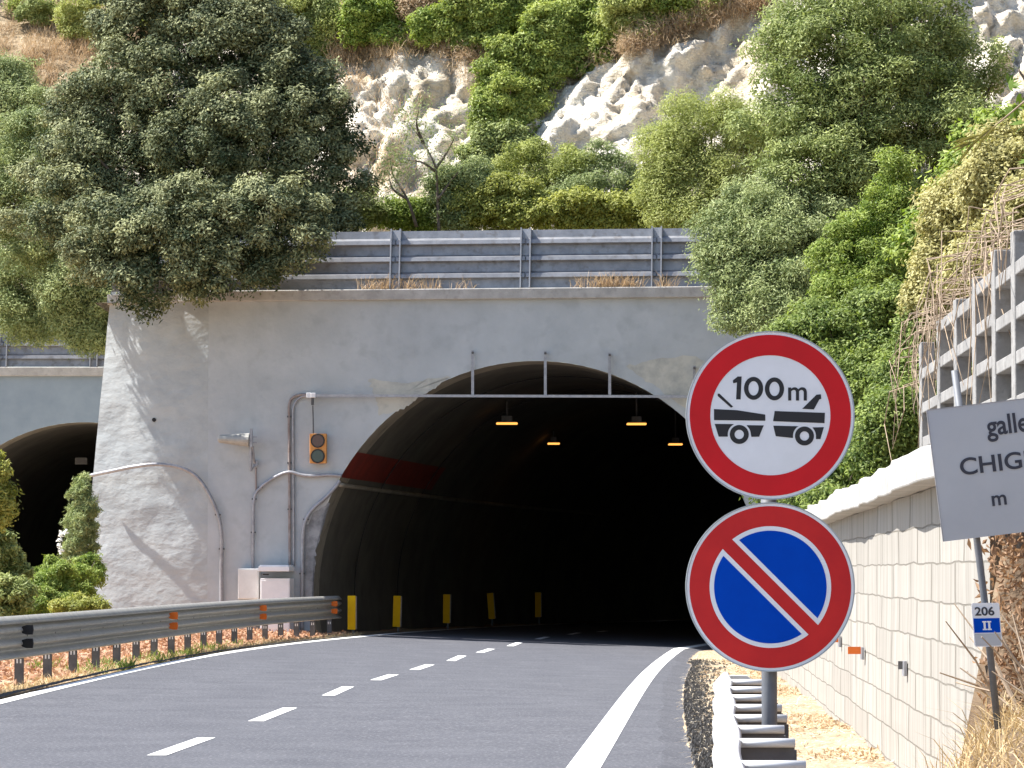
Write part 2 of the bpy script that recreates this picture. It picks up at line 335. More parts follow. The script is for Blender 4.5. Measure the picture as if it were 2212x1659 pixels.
# ================================================================== SETTING
# road edges and markings, read as points on the road surface
LL = [(0, 1517), (205, 1467), (346, 1437), (558, 1400), (707, 1381.5), (811, 1373.5), (905, 1363.5), (1000, 1355.5)]
RI = [(1223.3, 1659), (1258, 1613.6), (1290.7, 1570), (1321, 1529), (1353, 1488), (1389, 1453), (1418, 1425.7), (1437, 1411.5), (1456, 1401)]
RE = [(1480, 1659), (1484, 1591), (1479, 1524), (1470, 1486.5), (1478, 1448.5), (1502, 1416), (1518, 1404)]
def fitX(pts, deg):
    g = np.array([G(*p) for p in pts]); return np.polyfit(g[:, 1], g[:, 0], deg), g
pL, gL = fitX(LL, 4); pR, gR = fitX(RI, 3); pE, gE = fitX(RE, 2)
XA, CA = 0.49, 4.87                                   # tunnel axis at the portal, half width
def axis_x(Y): return XA + 0.125 * (Y - 75) + 0.0013 * (Y - 75) ** 2
def curve(p, g, Y, off):
    Y = np.asarray(Y, float); y0, y1 = g[0, 1] + .5, min(g[:, 1].max(), 74.0)
    f = lambda q: np.polyval(p, q)
    d0 = f(y0 + 1) - f(y0)
    near = f(y0) + (Y - y0) * d0; x = np.where(Y < y0, near, f(np.clip(Y, y0, y1)))
    far = axis_x(Y) + off + (f(y1) - axis_x(y1) - off) * np.exp(-np.maximum(Y - y1, 0) / 8)
    return np.where(Y > y1, far, x)
def xl(Y): return curve(pL, gL, Y, -3.45)
def xr(Y): return curve(pR, gR, Y, 3.4)
def xe(Y):
    return np.minimum(np.maximum(curve(pE, gE, np.minimum(Y, 60.0), 4.2), xr(Y) + 0.5), xr(Y) + 1.9)
def xle(Y): return xl(Y) - 0.26 - 0.04 * np.sin(np.asarray(Y) * 1.7) * 0.3
YY = np.concatenate([np.arange(-16, 90, 0.4), np.arange(90, 171, 2.0)])
S = np.linspace(0, 1, 25)
jit = 0.05 * (fbm(np.stack([YY * 2.2, YY * 0, YY * 0], 1), 4, 5))
A = xle(YY) + jit * .35; B = xe(YY) + 0.10 + jit * 2.0
Xg = A[:, None] + (B - A)[:, None] * S[None]; Yg = np.repeat(YY[:, None], 25, 1)
Zg = zroad(Xg, Yg); Zg[:, 0] -= 0.11; Zg[:, -1] -= 0.05
Xg[:, 0] = Xg[:, 1] - 0.02
tag(grid('road', np.stack([Xg, Yg, Zg], -1), M['asphalt'], smooth=False, flip=True), kind='structure')
def markstrip(name, xa, xb, y, dz=0.004):
    a = np.stack([xa, y, zroad(xa, y) + dz], 1); b = np.stack([xb, y, zroad(xb, y) + dz], 1)
    return strip(name, a, b, M['paint'])
ys = np.concatenate([np.arange(-16, 90, 0.5), np.arange(90, 150, 2.0)])
tag(markstrip('road_edge_line', xl(ys) - .085, xl(ys) + .085, ys), kind='structure')
tag(markstrip('road_edge_line', xr(ys), xr(ys) + .235, ys), kind='structure')
DASH = [((338, 1632.5), (446, 1594)), ((552.6, 1558.5), (626.8, 1529.5)), ((709, 1503), (752, 1483.7)), ((811.6, 1469.7), (850.3, 1457.5)),
        ((894.9, 1447.3), (929, 1436)), ((973.7, 1428), (999, 1416.7)), ((1036, 1410), (1061.5, 1402)), ((1101.7, 1396), (1122.6, 1387.8)),
        ((1161, 1381), (1182, 1376)), ((1229.7, 1370.9), (1250.5, 1367)), ((1292, 1365.2), (1310, 1363))]
dm = None
gd = [(G(*a), G(*b)) for a, b in DASH]
for k in (1, 2, 3, 4):                                 # the same line carried on behind the camera's foot
    d = gd[1][0] - gd[0][0]; gd.append((gd[0][0] - d * k, gd[0][1] - d * k))
for a, b in gd:
    ya, yb = a[1], b[1]; y = np.linspace(ya, yb, 5); x = a[0] + (b[0] - a[0]) * (y - ya) / (yb - ya); wd = 0.072
    tag(markstrip('lane_dash', x - wd, x + wd, y), kind='structure')
ye = np.arange(-16, 80, .4); je = .05 * fbm(np.stack([ye * 3, ye * 0, ye * 0], 1), 3, 8); xa_ = xle(ye) + .02
a_ = np.stack([xa_ - .07 + je, ye, zroad(xa_, ye) + .006], 1); b_ = np.stack([xa_ + .05 + je * .6, ye, zroad(xa_, ye) + .004], 1)
tag(strip('dark_edge_strip', a_, b_, M['dark_edge']), kind='structure')
# retaining wall line on the right, embankment behind it
def xw(Y): return 1.62 + 0.044 * np.asarray(Y, float)
# ground sheet: dirt verges left and right of the road
Yn = np.concatenate([[-60, -40, -25], np.arange(-16, 106, 0.35), np.arange(106, 174, 2.0)]); tt = np.concatenate([-np.geomspace(60, 0.08, 70), [-.03], np.linspace(0, 1, 12), [1.005], 1 + np.geomspace(.02, 5, 60) / 1])
gx = np.zeros((len(Yn), len(tt))); a = xle(Yn) - 0.02; b = xe(Yn) + 0.04
for j, t in enumerate(tt):
    gx[:, j] = np.where(t < 0, a + t, np.where(t <= 1, a + (b - a) * t, b + (t - 1) * 1.6))
gy = np.repeat(Yn[:, None], len(tt), 1); base = zroad(np.clip(gx, a[:, None], b[:, None]), gy)
ins = (gx > a[:, None] + .02) & (gx < b[:, None] - .02)
pp = np.stack([gx, gy, gx * 0], -1); bumpz = fbm(pp * 1.3, 5, 11) * 0.09 + fbm(pp * 6, 2, 21) * 0.03
dl = np.clip(a[:, None] - gx, 0, 99); rise = 0.10 * sst(0.6, 2.5, dl) + 0.25 * sst(3.0, 7, dl) * (gy < 70)
gz = np.where(ins, base - 0.18, base - 0.035 + bumpz * sst(0, .5, np.maximum(dl, np.clip(gx - b[:, None], 0, 9))) + rise)
redd = sst(.45, 1.1, dl) * (1 - .8 * sst(6, 10, dl)) * (0.75 + .5 * fbm(pp * .7, 3, 31))
def groundmat():
    m = M['dirt']; nt = m.node_tree; b = nt.nodes['Principled BSDF']; l = b.inputs['Base Color'].links[0].from_socket
    at = node(nt, 'ShaderNodeAttribute', attribute_name='soil'); mx = node(nt, 'ShaderNodeMix', data_type='RGBA')
    n = node(nt, 'ShaderNodeTexNoise'); n.inputs['Scale'].default_value = 5; n.inputs['Detail'].default_value = 8
    tc = node(nt, 'ShaderNodeTexCoord'); nt.links.new(tc.outputs['Object'], n.inputs['Vector'])
    cr = node(nt, 'ShaderNodeMix', data_type='RGBA'); nt.links.new(n.outputs[0], cr.inputs[0]); cr.inputs[6].default_value = (.34, .165, .09, 1); cr.inputs[7].default_value = (.54, .34, .22, 1)
    nt.links.new(at.outputs['Fac'], mx.inputs[0]); nt.links.new(l, mx.inputs[6]); nt.links.new(cr.outputs[2], mx.inputs[7]); nt.links.new(mx.outputs[2], b.inputs['Base Color'])
groundmat()
tag(grid('ground', np.stack([gx, gy, gz], -1), M['dirt'], attr=redd, an='soil', flip=True), kind='structure')
# ------------------------------------------------------------------ hillside (one displaced sheet, rock face + soil above)
def rockmat():
    m, nt, b = newmat('limestone_and_soil'); L = nt.links.new; b.inputs['Roughness'].default_value = 0.95; b.inputs['Specular IOR Level'].default_value = 0.15
    tc = node(nt, 'ShaderNodeTexCoord')
    def nz(s, d=8, st=(1, 1, 1), lo=.4, hi=.6):
        mp = node(nt, 'ShaderNodeMapping'); mp.inputs['Scale'].default_value = st; L(tc.outputs['Object'], mp.inputs[0])
        n = node(nt, 'ShaderNodeTexNoise'); n.inputs['Scale'].default_value = s; n.inputs['Detail'].default_value = d; n.inputs['Roughness'].default_value = .62; L(mp.outputs[0], n.inputs['Vector'])
        r = node(nt, 'ShaderNodeMapRange'); r.inputs[1].default_value = lo; r.inputs[2].default_value = hi; L(n.outputs[0], r.inputs[0]); return r.outputs[0]
    def mix(f, a, c):
        x = node(nt, 'ShaderNodeMix', data_type='RGBA'); L(f, x.inputs[0])
        for k, q in ((6, a), (7, c)):
            if isinstance(q, tuple): x.inputs[k].default_value = rgb(q)
            else: L(q, x.inputs[k])
        return x.outputs[2]
    rock = mix(nz(.55, 8, (1, 1, .6), .45, .68), (.76, .71, .61), (.60, .49, .34))
    rock = mix(nz(2.3, 8, (1, 1, 1), .56, .68), rock, (.56, .47, .35))
    soil = mix(nz(1.5), (.23, .17, .10), (.42, .33, .22))
    at = node(nt, 'ShaderNodeAttribute', attribute_name='soil'); L(mix(at.outputs['Fac'], rock, soil), b.inputs['Base Color'])
    vm = node(nt, 'ShaderNodeMapping'); vm.inputs['Rotation'].default_value = (0, .6, 0); vm.inputs['Scale'].default_value = (.8, 1, 1.9); L(tc.outputs['Object'], vm.inputs[0])
    vo = node(nt, 'ShaderNodeTexVoronoi'); vo.inputs['Scale'].default_value = 1.7; vo.inputs['Detail'].default_value = 3; L(vm.outputs[0], vo.inputs['Vector'])
    bv = node(nt, 'ShaderNodeBump'); bv.inputs['Strength'].default_value = .45; bv.inputs['Distance'].default_value = .30; L(vo.outputs['Distance'], bv.inputs['Height'])
    n2 = node(nt, 'ShaderNodeTexNoise'); n2.inputs['Scale'].default_value = 3.5; n2.inputs['Detail'].default_value = 9; n2.inputs['Roughness'].default_value = .7; L(tc.outputs['Object'], n2.inputs['Vector'])
    bp = node(nt, 'ShaderNodeBump'); bp.inputs['Strength'].default_value = .8; bp.inputs['Distance'].default_value = .22; L(bv.outputs[0], bp.inputs['Normal']); L(n2.outputs[0], bp.inputs['Height']); L(bp.outputs[0], b.inputs['Normal'])
    return m
M['rock'] = rockmat()
def portal_y(X): return 75.0 - 0.11 * (np.asarray(X, float) + 3.5)
def ystart(X): return np.where(X < -9.2, 99.6, portal_y(np.minimum(X, 6.5)) + 0.5)
def rimz(X):
    return np.interp(X, [-40, -14, -9, -4.7, -2.5, -1, 0.5, 3, 6.6, 9, 14, 40], [16.6, 16.3, 16, 15.6, 16.2, 15.8, 14.6, 16.2, 18.4, 20.0, 22, 22])
def hill_profile(X, t):
    """t: metres along the slope from the berm's front edge"""
    y0 = ystart(X); yb = np.maximum(y0 + 1, 84.6 - .42 * np.clip(X, -7, 10) + np.where(X < -9.2, 17.5, 0) * sst(-8.5, -10.5, X)); zb = 8.2
    zr = rimz(X); zr = zr * 1.015; sl = math.radians(49); lc = (zr - zb) / math.sin(sl); l1 = yb - y0
    ta = np.minimum(t, l1); tb = np.clip(t - l1, 0, lc); tc = np.maximum(t - l1 - lc, 0)
    y = y0 + ta + tb * math.cos(sl) + tc * .78; z = 7.25 + (zb - 7.25) * ta / np.maximum(l1, .1) + tb * math.sin(sl) + tc * .62
    return y, z, (tb / np.maximum(lc, .1)), tc
hx = np.concatenate([np.arange(-46, -16, 1.0), np.arange(-16, 15, 0.11), np.arange(15, 47, 1.0)])
ht = np.concatenate([np.arange(0, 7, .5), np.arange(7, 26, .10), np.arange(26, 75, 1.2)])
HX, HT = np.meshgrid(hx, ht, indexing='ij')
hy, hz, hb, hc = hill_profile(HX, HT); p3 = np.stack([HX, hy, hz], -1)
wgt = sst(0.0, .18, hb) + 0.25 * sst(2, 8, HT)
rot = np.stack([HX * .9 - hz * .45, hy * .5, hz * .55 + HX * .35], -1)       # beds and gullies run down to the left
d1 = fbm(rot * .55, 4, 3); d2 = np.abs(fbm(rot * 1.1 + 4, 5, 9)) * 2.6; d3 = fbm(p3 * 3.1, 4, 15)
d4 = fbm(p3 * 6.5, 3, 25); disp = (d1 * 1.5 + (d2 - .45) * 0.75 + d3 * 0.34 + d4 * .12) * np.clip(wgt, 0, 1)
disp = np.where(hc > 1.5, disp * .5, disp)
p3[..., 1] -= disp * .8; p3[..., 2] += disp * .28
soil = np.clip(sst(.05, .9, hc + fbm(p3 * .8, 3, 41) * .8) + (1 - sst(0.0, .07, hb)) + .45 * sst(.15, .5, fbm(p3 * .6 + 9, 4, 51)) * sst(.55, .95, hb), 0, 1)
tag(grid('hillside', p3, M['rock'], attr=soil, an='soil', flip=True), kind='structure')
HILLX, HILLP = hx, p3
# embankment right of the road: level behind the wall, steep behind the crib, slope above
es = np.concatenate([np.linspace(-.25, 3, 34), np.geomspace(3.2, 45, 30)]); ey = np.concatenate([[-40, -20, -5, 5], np.arange(10, 20, .25), np.arange(20, 77, .5)])
EY, ES = np.meshgrid(ey, es, indexing='ij')
def emb_z(X, Y):
    s = np.asarray(X) - xw(Y); Y = np.asarray(Y, float)
    far = sst(17.25, 17.6, Y)
    top = 1.80 * far + (1 - far) * (0.35 + 0.25 * sst(13, 16, Y))
    cz = (1.9 * sst(22, 26, Y) * (1 - sst(36, 42, Y)))
    slope = 0.75 * np.maximum(s - 1.5, 0) * (1 - .25 * sst(60, 76, Y)) + .35 * np.clip(s, 0, 1.5) * sst(38, 46, Y)
    slope = slope * np.where(Y < 20, sst(2, 20, Y) * .6 + .4, 1) - (1 - far) * 1.0 * np.clip(-s - 0, 0, 1)
    return top + cz * sst(1.35, 1.8, s) + slope + 3.2 * sst(60, 75, Y) * sst(0.2, 2.2, s)
ES = np.where((EY > 17.3) & (ES < .1), .1, ES); EX = ES + xw(EY); ez = emb_z(EX, EY); q = np.stack([EX, EY, ez], -1)
ez = ez + fbm(q * .9, 4, 61) * .22 * sst(.3, 1.5, ES) + (fbm(q * 3, 3, 71) * .10) * (EY < 17.2)
ez[:, 0] = np.where(EY[:, 0] < 17.3, -.2, ez[:, 0])
M['bank'] = mat('bank_soil', (.085, .055, .034), (.17, .12, .075), scale=2.2, detail=9, rough=.95, bump=.8, bscale=12, c3=(.34, .27, .18), s3=9, a3=.6, dist=.06)
tag(grid('embankment', np.stack([EX, EY, ez], -1), M['bank'], flip=True), kind='structure')
# ================================================================== TUNNEL PORTALS
NW = unit(np.array([-0.11, -1, 0])); TW = np.array([-NW[1], NW[0], 0])
def W(u, v, off=0.0):
    """pixel ray on the portal's main face, OFF metres in front of it"""
    d = ray(u, v); p0 = np.array([-3.5, 75.0, 0]) + NW * off; t = np.dot(p0 - O, NW) / np.dot(d, NW); return O + d * t
def arch(xc, zc, a, b, n=72, t0=-14, t1=194):
    th = np.radians(np.linspace(t0, t1, n)); return xc + a * np.cos(th), zc + b * np.sin(th)
ZC, AB = 0.83, 5.05
def portal(name, label, x0, x1, ztop, xc, zc, yfun, m, th=0.6):
    root = thing(name, label, 'tunnel', (xc, float(yfun(xc)), 0))
    ax_, az_ = arch(xc, zc, CA, AB); mb = MB(); n = len(ax_)
    # outer boundary point for every arch point: ray from the arch centre to the rectangle, corners included by the dense grid of quads
    ox, oz = [], []
    for x, z in zip(ax_, az_):
        dx, dz = x - xc, z - zc; k = 1e9
        if dx > 1e-6: k = min(k, (x1 - xc) / dx)
        if dx < -1e-6: k = min(k, (x0 - xc) / dx)
        if dz > 1e-6: k = min(k, (ztop - zc) / dz)
        if dz < -1e-6: k = min(k, (-.8 - zc) / dz)
        ox.append(xc + dx * k); oz.append(zc + dz * k)
    ox = np.array(ox); oz = np.array(oz)
    for cx_, cz_ in ((x0, ztop), (x1, ztop)):
        i = np.argmin((ox - cx_) ** 2 + (oz - cz_) ** 2); ox[i], oz[i] = cx_, cz_
    R = 14; pts = np.zeros((n, R, 3))
    for r in range(R):
        f = r / (R - 1); X = ax_ + (ox - ax_) * f; Z = az_ + (oz - az_) * f; pts[:, r] = np.stack([X, yfun(X), Z], 1)
    grid('face_wall', pts, m, root, smooth=False)
    return root
main = portal('tunnel_portal', 'grey concrete portal of the road tunnel straight ahead, with red band inside its mouth', -6.6, 7.6, 7.32, XA, ZC, portal_y, M['concrete'])
# left wing of the main portal, turned towards the sun, down to its slanting outer corner
cor = [(240, 634), (231, 715), (222, 815), (213, 900), (204, 1000), (190, 1150), (176, 1300), (166, 1420)]
vv = np.linspace(630, 1400, 60); cu_ = np.interp(vv, [c[1] for c in cor], [c[0] for c in cor])
wing = np.zeros((60, 30, 3)); WY = 76.35
for i, v in enumerate(vv):
    c = P(cu_[i], v, WY - 0.25 * (i / 59)); k = np.array([-6.6, float(portal_y(-6.6)), c[2]])
    for j in range(30):
        s_ = j / 29; wing[i, j] = k + (c - k) * s_; wing[i, j, 1] = k[1] + (portal_y(c[0]) - k[1]) * s_ + (c[1] - float(portal_y(c[0]))) * s_ ** 1.35
wing[..., 1] += (fbm(wing * np.array([1, 1, 1.6]) * 1.1, 4, 77)) * .07 * sst(0, .15, np.linspace(0, 1, 30))[None]
grid('wing_wall', wing, M['shotcrete'], main, smooth=True)
ret = np.zeros((60, 12, 3))
for i in range(60):
    c = wing[i, -1]
    for j in range(12): ret[i, j] = c + (np.array([-9.3 if True else 0, 99.4, c[2]]) - c) * (j / 11)
grid('side_wall', ret, M['shotcrete'], main, smooth=False)
# coping along the top
mb = MB(); seg = [W(1600, 622), W(1250, 622), W(900, 625), W(640, 628)]
cx0, cx1 = -6.6, 7.6
def copbar(pa, pb, h=.235, d=.62, out=.13):
    t = unit((pb - pa)[None])[0]; nrm = np.array([-t[1] * -1, -abs(t[0]), 0]) if False else np.array([t[1], -t[0], 0]); nrm = nrm if nrm[1] < 0 else -nrm
    c = (pa + pb) / 2 + nrm * (out - d / 2); return c, (np.linalg.norm(pb - pa), d, h), (t, nrm, np.array([0, 0, 1.]))
ZT = 7.33
pa = np.array([-6.6, float(portal_y(-6.6)), ZT]); pb = np.array([7.6, float(portal_y(7.6)), ZT]); mb.box(*copbar(pa, pb))
k0 = wing[0, -1].copy(); k0[2] = ZT; mb.box(*copbar(k0 + (k0 - pa) * .01, pa + (pa - k0) * -.001, .23))
mb.build('coping', M['coping'], main, bevel=.02)
# bore
def bore(root, xa, zc, y0f, axf, ylen, m, mred=None):
    yy = np.concatenate([np.array([0.0, .4, .8, 1.2, 2, 3]), np.arange(4, ylen, 2.0), [ylen]]); n = 60; yb_ = yy[yy <= 12]; pts = np.zeros((len(yy), n, 3))
    for i, d in enumerate(yy):
        X, Z = arch(0, zc, CA, AB, n); s = sst(0, 4, d)
        xx = X + xa; Yb = y0f(xx) * (1 - s) + float(y0f(xa)) * s + d
        pts[i] = np.stack([xx + (axf(75 + d) - axf(75)), Yb, Z], 1)
    grid('bore_lining', pts[3:], m, root, smooth=True); grid('daylit_mouth_ring', pts[:4], M['daylit_ring'], root, smooth=True)  # first stretch split off to carry the painted daylight
    c = pts[-1].mean(0); mb = MB(); mb.add([tuple(c)] + [tuple(p) for p in pts[-1]], [(0, i + 1, i + 2) for i in range(n - 1)]); mb.build('bore_end', m, root)
    if mred:
        th = np.radians(np.linspace(142.0, 149.5, 6)); pr = np.zeros((len(yb_), 6, 3))
        for i, d in enumerate(yb_):
            X = (CA - .012) * np.cos(th) + xa; Z = zc + (AB - .012) * np.sin(th); s = sst(0, 4, d)
            Yb = y0f(X) * (1 - s) + float(y0f(xa)) * s + d + .01; pr[i] = np.stack([X + (axf(75 + d) - axf(75)), Yb, Z], 1)
        grid('red_band', pr, mred, root, smooth=True)
        lt = math.radians(151.5); lp = []
        for i, d in enumerate(yy[yy < 40]):
            X = (CA - .03) * math.cos(lt) + xa; lp.append((X + (axf(75 + d) - axf(75)), float(y0f(xa)) + d + (.55 if d < 3 else 0) * 0, zc + (AB - .03) * math.sin(lt)))
        mb = MB(); mb.tube(lp[1:], .05, 8); mb.build('cable_ledge', M['daylit_ring'], root, smooth=True)
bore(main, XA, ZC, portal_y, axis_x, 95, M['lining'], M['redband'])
# construction joints and conduit inside the bore: shallow dark ribs
for d in (5.5, 11):
    mb = MB(); X, Z = arch(0, ZC, CA - .03, AB - .03, 50); y = 75 - .11 * (XA + 3.5) + d; sh = axis_x(75 + d) - axis_x(75)
    mb.tube([(x + XA + sh, y, z) for x, z in zip(X, Z)], .012, 5)
    mb.build('lining_joint', M['black'], main)
# drain holes
for u, v in ((333, 907), (331, 1127)):
    mb = MB(); p = W(u, v); s = np.clip((p[0] + 6.6) / (wing[30, -1, 0] + 6.6), 0, 1); yw = portal_y(-6.6) + s * (WY - .1 - portal_y(-6.6)); q = P(u, v, float(yw) - .02); mb.tube([q + np.array([0, -.035, 0]), q + np.array([0, .1, 0])], .045, 12)
    mb.build('drain_hole', M['black'], main)
# second portal, farther left
def sec_y(X): return 99.0 + 0.0 * np.asarray(X, float)
XS = P(182, 912, 99)[0]; ZS = P(182, 912, 99)[2] - AB
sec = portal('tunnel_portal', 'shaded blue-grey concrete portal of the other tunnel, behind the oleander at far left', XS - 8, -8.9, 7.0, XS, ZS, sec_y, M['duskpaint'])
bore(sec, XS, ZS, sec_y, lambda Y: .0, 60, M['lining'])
mb = MB(); mb.box(*copbar(np.array([XS - 8, 99, 7.06]), np.array([-8.9, 99, 7.06]), .26)); mb.build('coping', M['coping'], sec, bevel=.02)
mb = MB(); q = P(176, 996, 104); mb.box(q, (.36, .2, .2)); mb.build('light_box', M['dsteel'], sec)
# retaining wall on the right with irregular panel joints
def wallmat():
    m, nt, b = newmat('retaining_wall_concrete'); L = nt.links.new; b.inputs['Roughness'].default_value = .9; b.inputs['Specular IOR Level'].default_value = .2
    tc = node(nt, 'ShaderNodeTexCoord'); sx = node(nt, 'ShaderNodeSeparateXYZ'); L(tc.outputs['Object'], sx.inputs[0])
    cx = node(nt, 'ShaderNodeCombineXYZ'); ys_ = node(nt, 'ShaderNodeMath', operation='MULTIPLY'); ys_.inputs[1].default_value = .13; L(sx.outputs['Y'], ys_.inputs[0]); L(ys_.outputs[0], cx.inputs[0]); L(sx.outputs['Z'], cx.inputs[1])
    dn = node(nt, 'ShaderNodeTexNoise'); dn.inputs['Scale'].default_value = 1.1; L(tc.outputs['Object'], dn.inputs['Vector'])
    ad = node(nt, 'ShaderNodeVectorMath', operation='MULTIPLY_ADD'); L(dn.outputs['Color'], ad.inputs[0]); ad.inputs[1].default_value = (.03, .05, 0); L(cx.outputs[0], ad.inputs[2])
    br = node(nt, 'ShaderNodeTexBrick'); L(ad.outputs[0], br.inputs['Vector']); br.inputs['Scale'].default_value = 1; br.inputs['Mortar Size'].default_value = .006; br.inputs['Mortar Smooth'].default_value = .3
    br.inputs['Brick Width'].default_value = .235; br.inputs['Row Height'].default_value = .235; br.offset = .37; br.inputs['Color1'].default_value = (.37, .35, .315, 1); br.inputs['Color2'].default_value = (.32, .30, .27, 1); br.inputs['Mortar'].default_value = (.19, .175, .15, 1)
    st = node(nt, 'ShaderNodeTexNoise'); mp = node(nt, 'ShaderNodeMapping'); mp.inputs['Scale'].default_value = (1, 5, .35); L(tc.outputs['Object'], mp.inputs[0]); L(mp.outputs[0], st.inputs['Vector']); st.inputs['Scale'].default_value = 1.6; st.inputs['Detail'].default_value = 7
    r = node(nt, 'ShaderNodeMapRange'); r.inputs[1].default_value = .42; r.inputs[2].default_value = .7; r.inputs[4].default_value = .7; L(st.outputs[0], r.inputs[0])
    mx = node(nt, 'ShaderNodeMix', data_type='RGBA'); L(r.outputs[0], mx.inputs[0]); L(br.outputs['Color'], mx.inputs[6]); mx.inputs[7].default_value = (.22, .205, .18, 1)
    L(mx.outputs[2], b.inputs['Base Color'])
    iv = node(nt, 'ShaderNodeMath', operation='SUBTRACT'); iv.inputs[0].default_value = 1; L(br.outputs['Fac'], iv.inputs[1])
    bp = node(nt, 'ShaderNodeBump'); bp.inputs['Strength'].default_value = .9; bp.inputs['Distance'].default_value = .02; L(iv.outputs[0], bp.inputs['Height']); L(bp.outputs[0], b.inputs['Normal'])
    return m
rw = thing('retaining_wall', 'pale concrete retaining wall with panel joints along the right verge', 'wall', (3.2, 36, 0))
yy = np.concatenate([[17.5], np.arange(18, 73.6, .5)]); zt = np.interp(yy, [17, 45, 60, 74], [1.86, 1.80, 1.7, 1.7]); nz_ = 12
pts = np.zeros((len(yy), nz_ + 1, 3))
for j in range(nz_ + 1):
    z = -.5 + (zt + .5) * (j / nz_); pts[:, j] = np.stack([xw(yy) + .02 * (j / nz_) + .02 * fbm(np.stack([yy * .7, z * 1.5, z * 0], 1), 3, 81), yy, z], 1)
grid('wall_face', pts, wallmat(), rw, smooth=False, flip=True)
mb = MB(); mb.add([(xw(17.5), 17.5, -.5), (xw(17.5) + .45, 17.5, -.5), (xw(17.5) + .45, 17.5, 1.86), (xw(17.5) + .02, 17.5, 1.86)], [(0, 1, 2, 3)]); mb.build('wall_end', M['bank'], rw)
mb = MB()
ring = [(-.14, 0), (.42, 0), (.42, .21), (-.14, .19)]; cs = []
for y, z in zip(yy, zt):
    jn = fbm(np.array([[y * 1.3, 0, 3.0], [y * 1.1, 5, 1.0]]), 4, 91) * .05; cs.append([(float(xw(y)) + a + (jn[0] if a < 0 else 0), y, z + b + (jn[1] if b > .1 else jn[1] * .4)) for a, b in ring])
vs = [p for c in cs for p in c]; nn = len(cs); mb.add(vs, [(4 * i + j, 4 * i + (j + 1) % 4, 4 * i + 4 + (j + 1) % 4, 4 * i + 4 + j) for i in range(nn - 1) for j in range(4)] + [(0, 1, 2, 3), tuple(4 * nn - 4 + j for j in (3, 2, 1, 0))])
mb.build('coping', M['coping'], rw, bevel=.012)
# ================================================================== OBJECTS
Z3 = np.array([0, 0, 1.])
# ---- noise barrier / guard fence on the portal tops
def fence(label, pa, pb, posts, ztop, h=1.30):
    root = thing('barrier_fence', label, 'fence', (pa + pb) / 2)
    t = unit((pb - pa)[None])[0]; n = np.array([t[1], -t[0], 0]); n = n if n[1] < 0 else -n; L = np.linalg.norm(pb - pa)
    prof = []; z = h; lb = .16                          # panel leans back a little
    for k in range(4):
        prof += [(-.02, z), (-.02, z - .165), (.105, z - .222), (.115, z - .305), (-.02, z - .335)]; z -= .372
    prof = [p for p in prof if p[1] > .02] + [(-.02, .02)]
    prof = [(x - lb * z + .02, z) for x, z in prof]
    ds = [0] + list(posts) + [L]
    for a, b in zip(ds[:-1], ds[1:]):
        if b - a < .2: continue
        mb = MB(); A = [pa + t * (a + .015) + n * (x - .02) + Z3 * z for x, z in prof]; B = [pa + t * (b - .015) + n * (x - .02) + Z3 * z for x, z in prof]
        A2 = [q - n * .03 for q in A]; B2 = [q - n * .03 for q in B]; m_ = len(prof); vs = A + B + A2 + B2
        fs = [(i, i + 1, m_ + i + 1, m_ + i) for i in range(m_ - 1)] + [(2 * m_ + i, 3 * m_ + i, 3 * m_ + i + 1, 2 * m_ + i + 1) for i in range(m_ - 1)] + [(0, m_, 3 * m_, 2 * m_)]
        mb.add(vs, fs); mb.build('panel', M['fence'], root)
    for d in posts:
        mb = MB(); c = pa + t * d + Z3 * (h / 2 + .015)
        nl = unit((Z3 - n * lb)[None])[0]; nn_ = unit((n + Z3 * lb)[None])[0]; c = c - n * lb * h / 2
        for s in (-.10, .10): mb.box(c + t * s + n * .05, (.028, .22, h + .03), (t, nn_, nl))
        mb.box(c + n * .0, (.17, .02, h + .02), (t, nn_, nl)); mb.build('post', M['fsteel'], root)
    return root
f0 = W(240, 620, -.16); f1 = W(1720, 620, -.16); f0[2] = f1[2] = ZT + .118
Lf = np.linalg.norm(f1 - f0); upost = [288, 570, 853, 1134.5, 1418, 1703]
pd = [float(np.dot(W(u, 560, -.1) - f0, unit((f1 - f0)[None])[0])) for u in upost]
fence('weathered grey corrugated metal barrier on top of the main tunnel portal', f0, f1, [d for d in pd if .1 < d < Lf - .1], 0)
g0 = np.array([XS - 8, 99.1, 7.19]); g1 = np.array([-8.9, 99.1, 7.19])
pd2 = [P(u, 750, 99)[0] - g0[0] for u in (-200, 6, 202)]
fence('dark corrugated metal barrier on the other portal, half hidden behind grey-green shrubs', g0, g1, pd2, 0)
# ---- guardrails
def beam_profile(waves, h):
    pr = []; n = 18 * waves
    for i in range(n + 1):
        f = i / n; d = .042 + .040 * math.cos(2 * math.pi * f * waves); pr.append((d, h * (1 - f)))
    return pr
def rail(root, path, ztop, prof, side, m, th=.004, name='beam'):
    """path: list of (x,y); profile offset towards SIDE (+1: to +x of the travel direction)"""
    path = np.array(path); T = np.gradient(path, axis=0); T = unit(T); Nn = np.stack([T[:, 1], -T[:, 0]], 1) * side
    h = prof[0][1]; w0 = prof[0][0]; pr = [(-.004, h - .004), (.008, h + .004), (.022, h + .002), (w0 - .004, h - .060), (w0, h - .074)] + [p for p in prof if p[1] < h - .082] + [(w0 - .02, -.012), (.02, -.004)]
    a = np.zeros((len(path), len(pr), 3))
    for j, (d, z) in enumerate(pr): a[:, j, :2] = path + Nn * d; a[:, j, 2] = ztop - h + z
    o = grid(name, a, m, root, smooth=True); s = o.modifiers.new('thickness', 'SOLIDIFY'); s.thickness = .006; s.offset = 0
    return o
upts = [(0, 38.5), (223, 46.0), (491, 60.0), (735, 74.3)]
rp = np.polyfit([y for _, y in upts], [(u - CU) / F * y for u, y in upts], 3)
